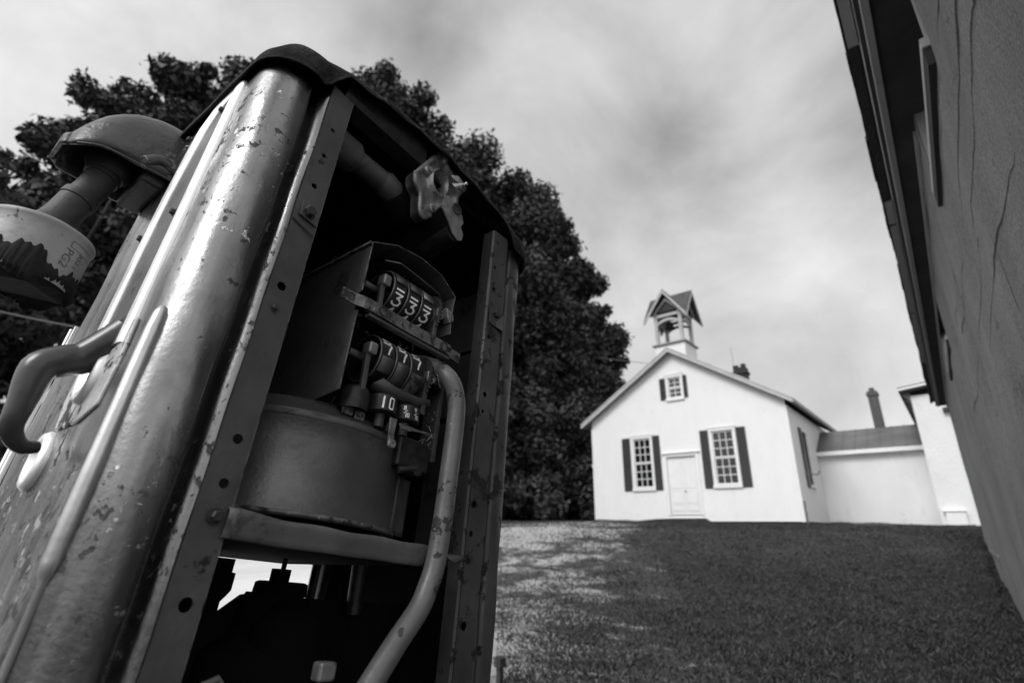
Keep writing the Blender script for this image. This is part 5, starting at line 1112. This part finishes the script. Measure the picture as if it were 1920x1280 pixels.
b = MB(); b.lathe((.930, .984, 1.294), (0, -1, 0), [(-.006, .006), (.004, .006), (.005, 0)], 14); b.build('lever_pin', M['shiny'], valve, PF)
bk = [(.866, 1.145), (.871, 1.200), (.888, 1.212), (.925, 1.195), (.962, 1.176), (.972, 1.15), (.962, 1.128), (.978, 1.105), (.975, 1.078), (.955, 1.066), (.930, 1.078), (.905, 1.11)]
b = MB(); b.slab([(x * .975, .99, z * .975 + .012) for x, z in bk], (0, .004, 0)); b.slab([(x * .975, .997, z * .975 + .012) for x, z in (bk[0], bk[11], bk[10], bk[9])][::-1], (0, .004, 0)); br2 = b.build('valve_bracket', M['cast'], pump, PF, bevel=.001)
b = MB(); b.lathe((.908, .9895, 1.165), (0, -1, 0), [(0, .021), (.003, .021), (.0035, .0165), (.0005, .0160), (.0005, 0)], 24, smooth=False); b.build('bracket_eye', M['nut'], br2, PF)
b = MB(); b.grid([[(x * .975, y, z * .975 + .012 - (y - .99) * .25) for x, z in (bk[0], bk[11], bk[10], bk[9], bk[8])] for y in (.994, 1.08, 1.2, 1.35)], smooth=False); b.build('bracket_pan', M['inside'], br2, PF, solid=.002)
b = MB(); b.tube([(.915, 1.0, 1.075), (.915, 1.12, 1.06)], .030, 20); b.build('outlet_spout', M['gearm'], pump, PF)
# supply pipe running into the dark at the left of the header
b = MB(); b.tube([(.44, 1.12, 1.185), (.575, 1.12, 1.180), (.590, 1.12, 1.180)], [.050, .050, .040], 24); b.tube([(.585, 1.12, 1.180), (.69, 1.12, 1.180)], .036, 24); b.tube([(.688, 1.12, 1.18), (.70, 1.12, 1.18), (.76, 1.13, 1.175)], [.036, .043, .043], 24); b.build('supply_pipe', M['lip'], pump, PF)
b = MB(); b.tube([(.74, 1.14, 1.18), (.80, 1.15, 1.17), (.86, 1.15, 1.16)], [.055, .075, .06], 24); b.build('valve_body', M['inside'], pump, PF)
# ---- machinery under the shelf, black against the light
b = MB(); b.tube([(.848, 1.4, .0), (.848, 1.4, .10)], .0065, 12); b.lathe((.8435, 1.4, .054), (0, 0, -1), [(0, 0), (0, .026), (.036, .0255), (.038, .022)], 8, smooth=False)
b.lathe((.854, 1.4, .024), (0, 0, -1), [(0, 0), (0, .058), (.004, .067), (.034, .069), (.036, .05)], 28)
b.lathe((.840, 1.4, -.004), (0, 0, -1), [(0, .07), (.03, .085), (.09, .09), (.13, .16), (.5, .17)], 32); b.build('pumping_unit', M['inside'], pump, PF)
b = MB(); b.lathe((.845, 1.30, -.105), (0, -1, 0), [(-.02, .09), (.0, .088), (.03, .075), (.045, .05), (.05, 0)], 28); b.build('pumping_unit_cover', M['inside'], pump, PF)
b = MB(); b.slab([(.45, 1.4, .068), (.712, 1.4, .066), (.712, 1.4, .036), (.722, 1.4, .034), (.722, 1.4, -.004), (.712, 1.4, -.018), (.702, 1.4, -.03), (.70, 1.4, -.6), (.45, 1.4, -.6)], (0, .012, 0)); b.slab([(.695, 1.413, -.066), (.76, 1.413, -.012), (.80, 1.413, -.006), (.80, 1.413, -.6), (.695, 1.413, -.6)], (0, .012, 0)); b.build('motor_mount', M['inside'], pump, PF)
b = MB(); b.box(.93, 1.29, 1.38, 1.5, -1.2, -.012); b.build('motor_mount', M['inside'], pump, PF)
b = MB(); b.tube([(1.075, 1.36, -.045), (1.068, 1.36, .09)], .024, 16); b.build('riser_pipe', M['gearm'], pump, PF)
b = MB(); b.box(.735, .775, 1.0, 1.03, -.152, -.118); b.build('casting_lug', M['cast'], pump, PF, bevel=.003)
b = MB(); b.tube([(.52, 1.02, -.148), (.545, 1.02, -.138), (.56, 1.03, -.15)], .006, 8); b.build('loose_wire', M['cast'], pump, PF)

# small dark standpipe stub on the lawn just past the pump's right post
b = MB(); sx, sy = -1.97, 2.27; gz = ground_h(sx, sy)
b.tube([(sx, sy, gz - .05), (sx, sy, gz + .27)], .018, 14); b.tube([(sx, sy, gz + .27), (sx, sy, gz + .31)], .030, 8, smooth=False)
tag(b.build('standpipe', M['nut']), 'short black pipe stub in the grass just beyond the right post of the pump', 'pipe')
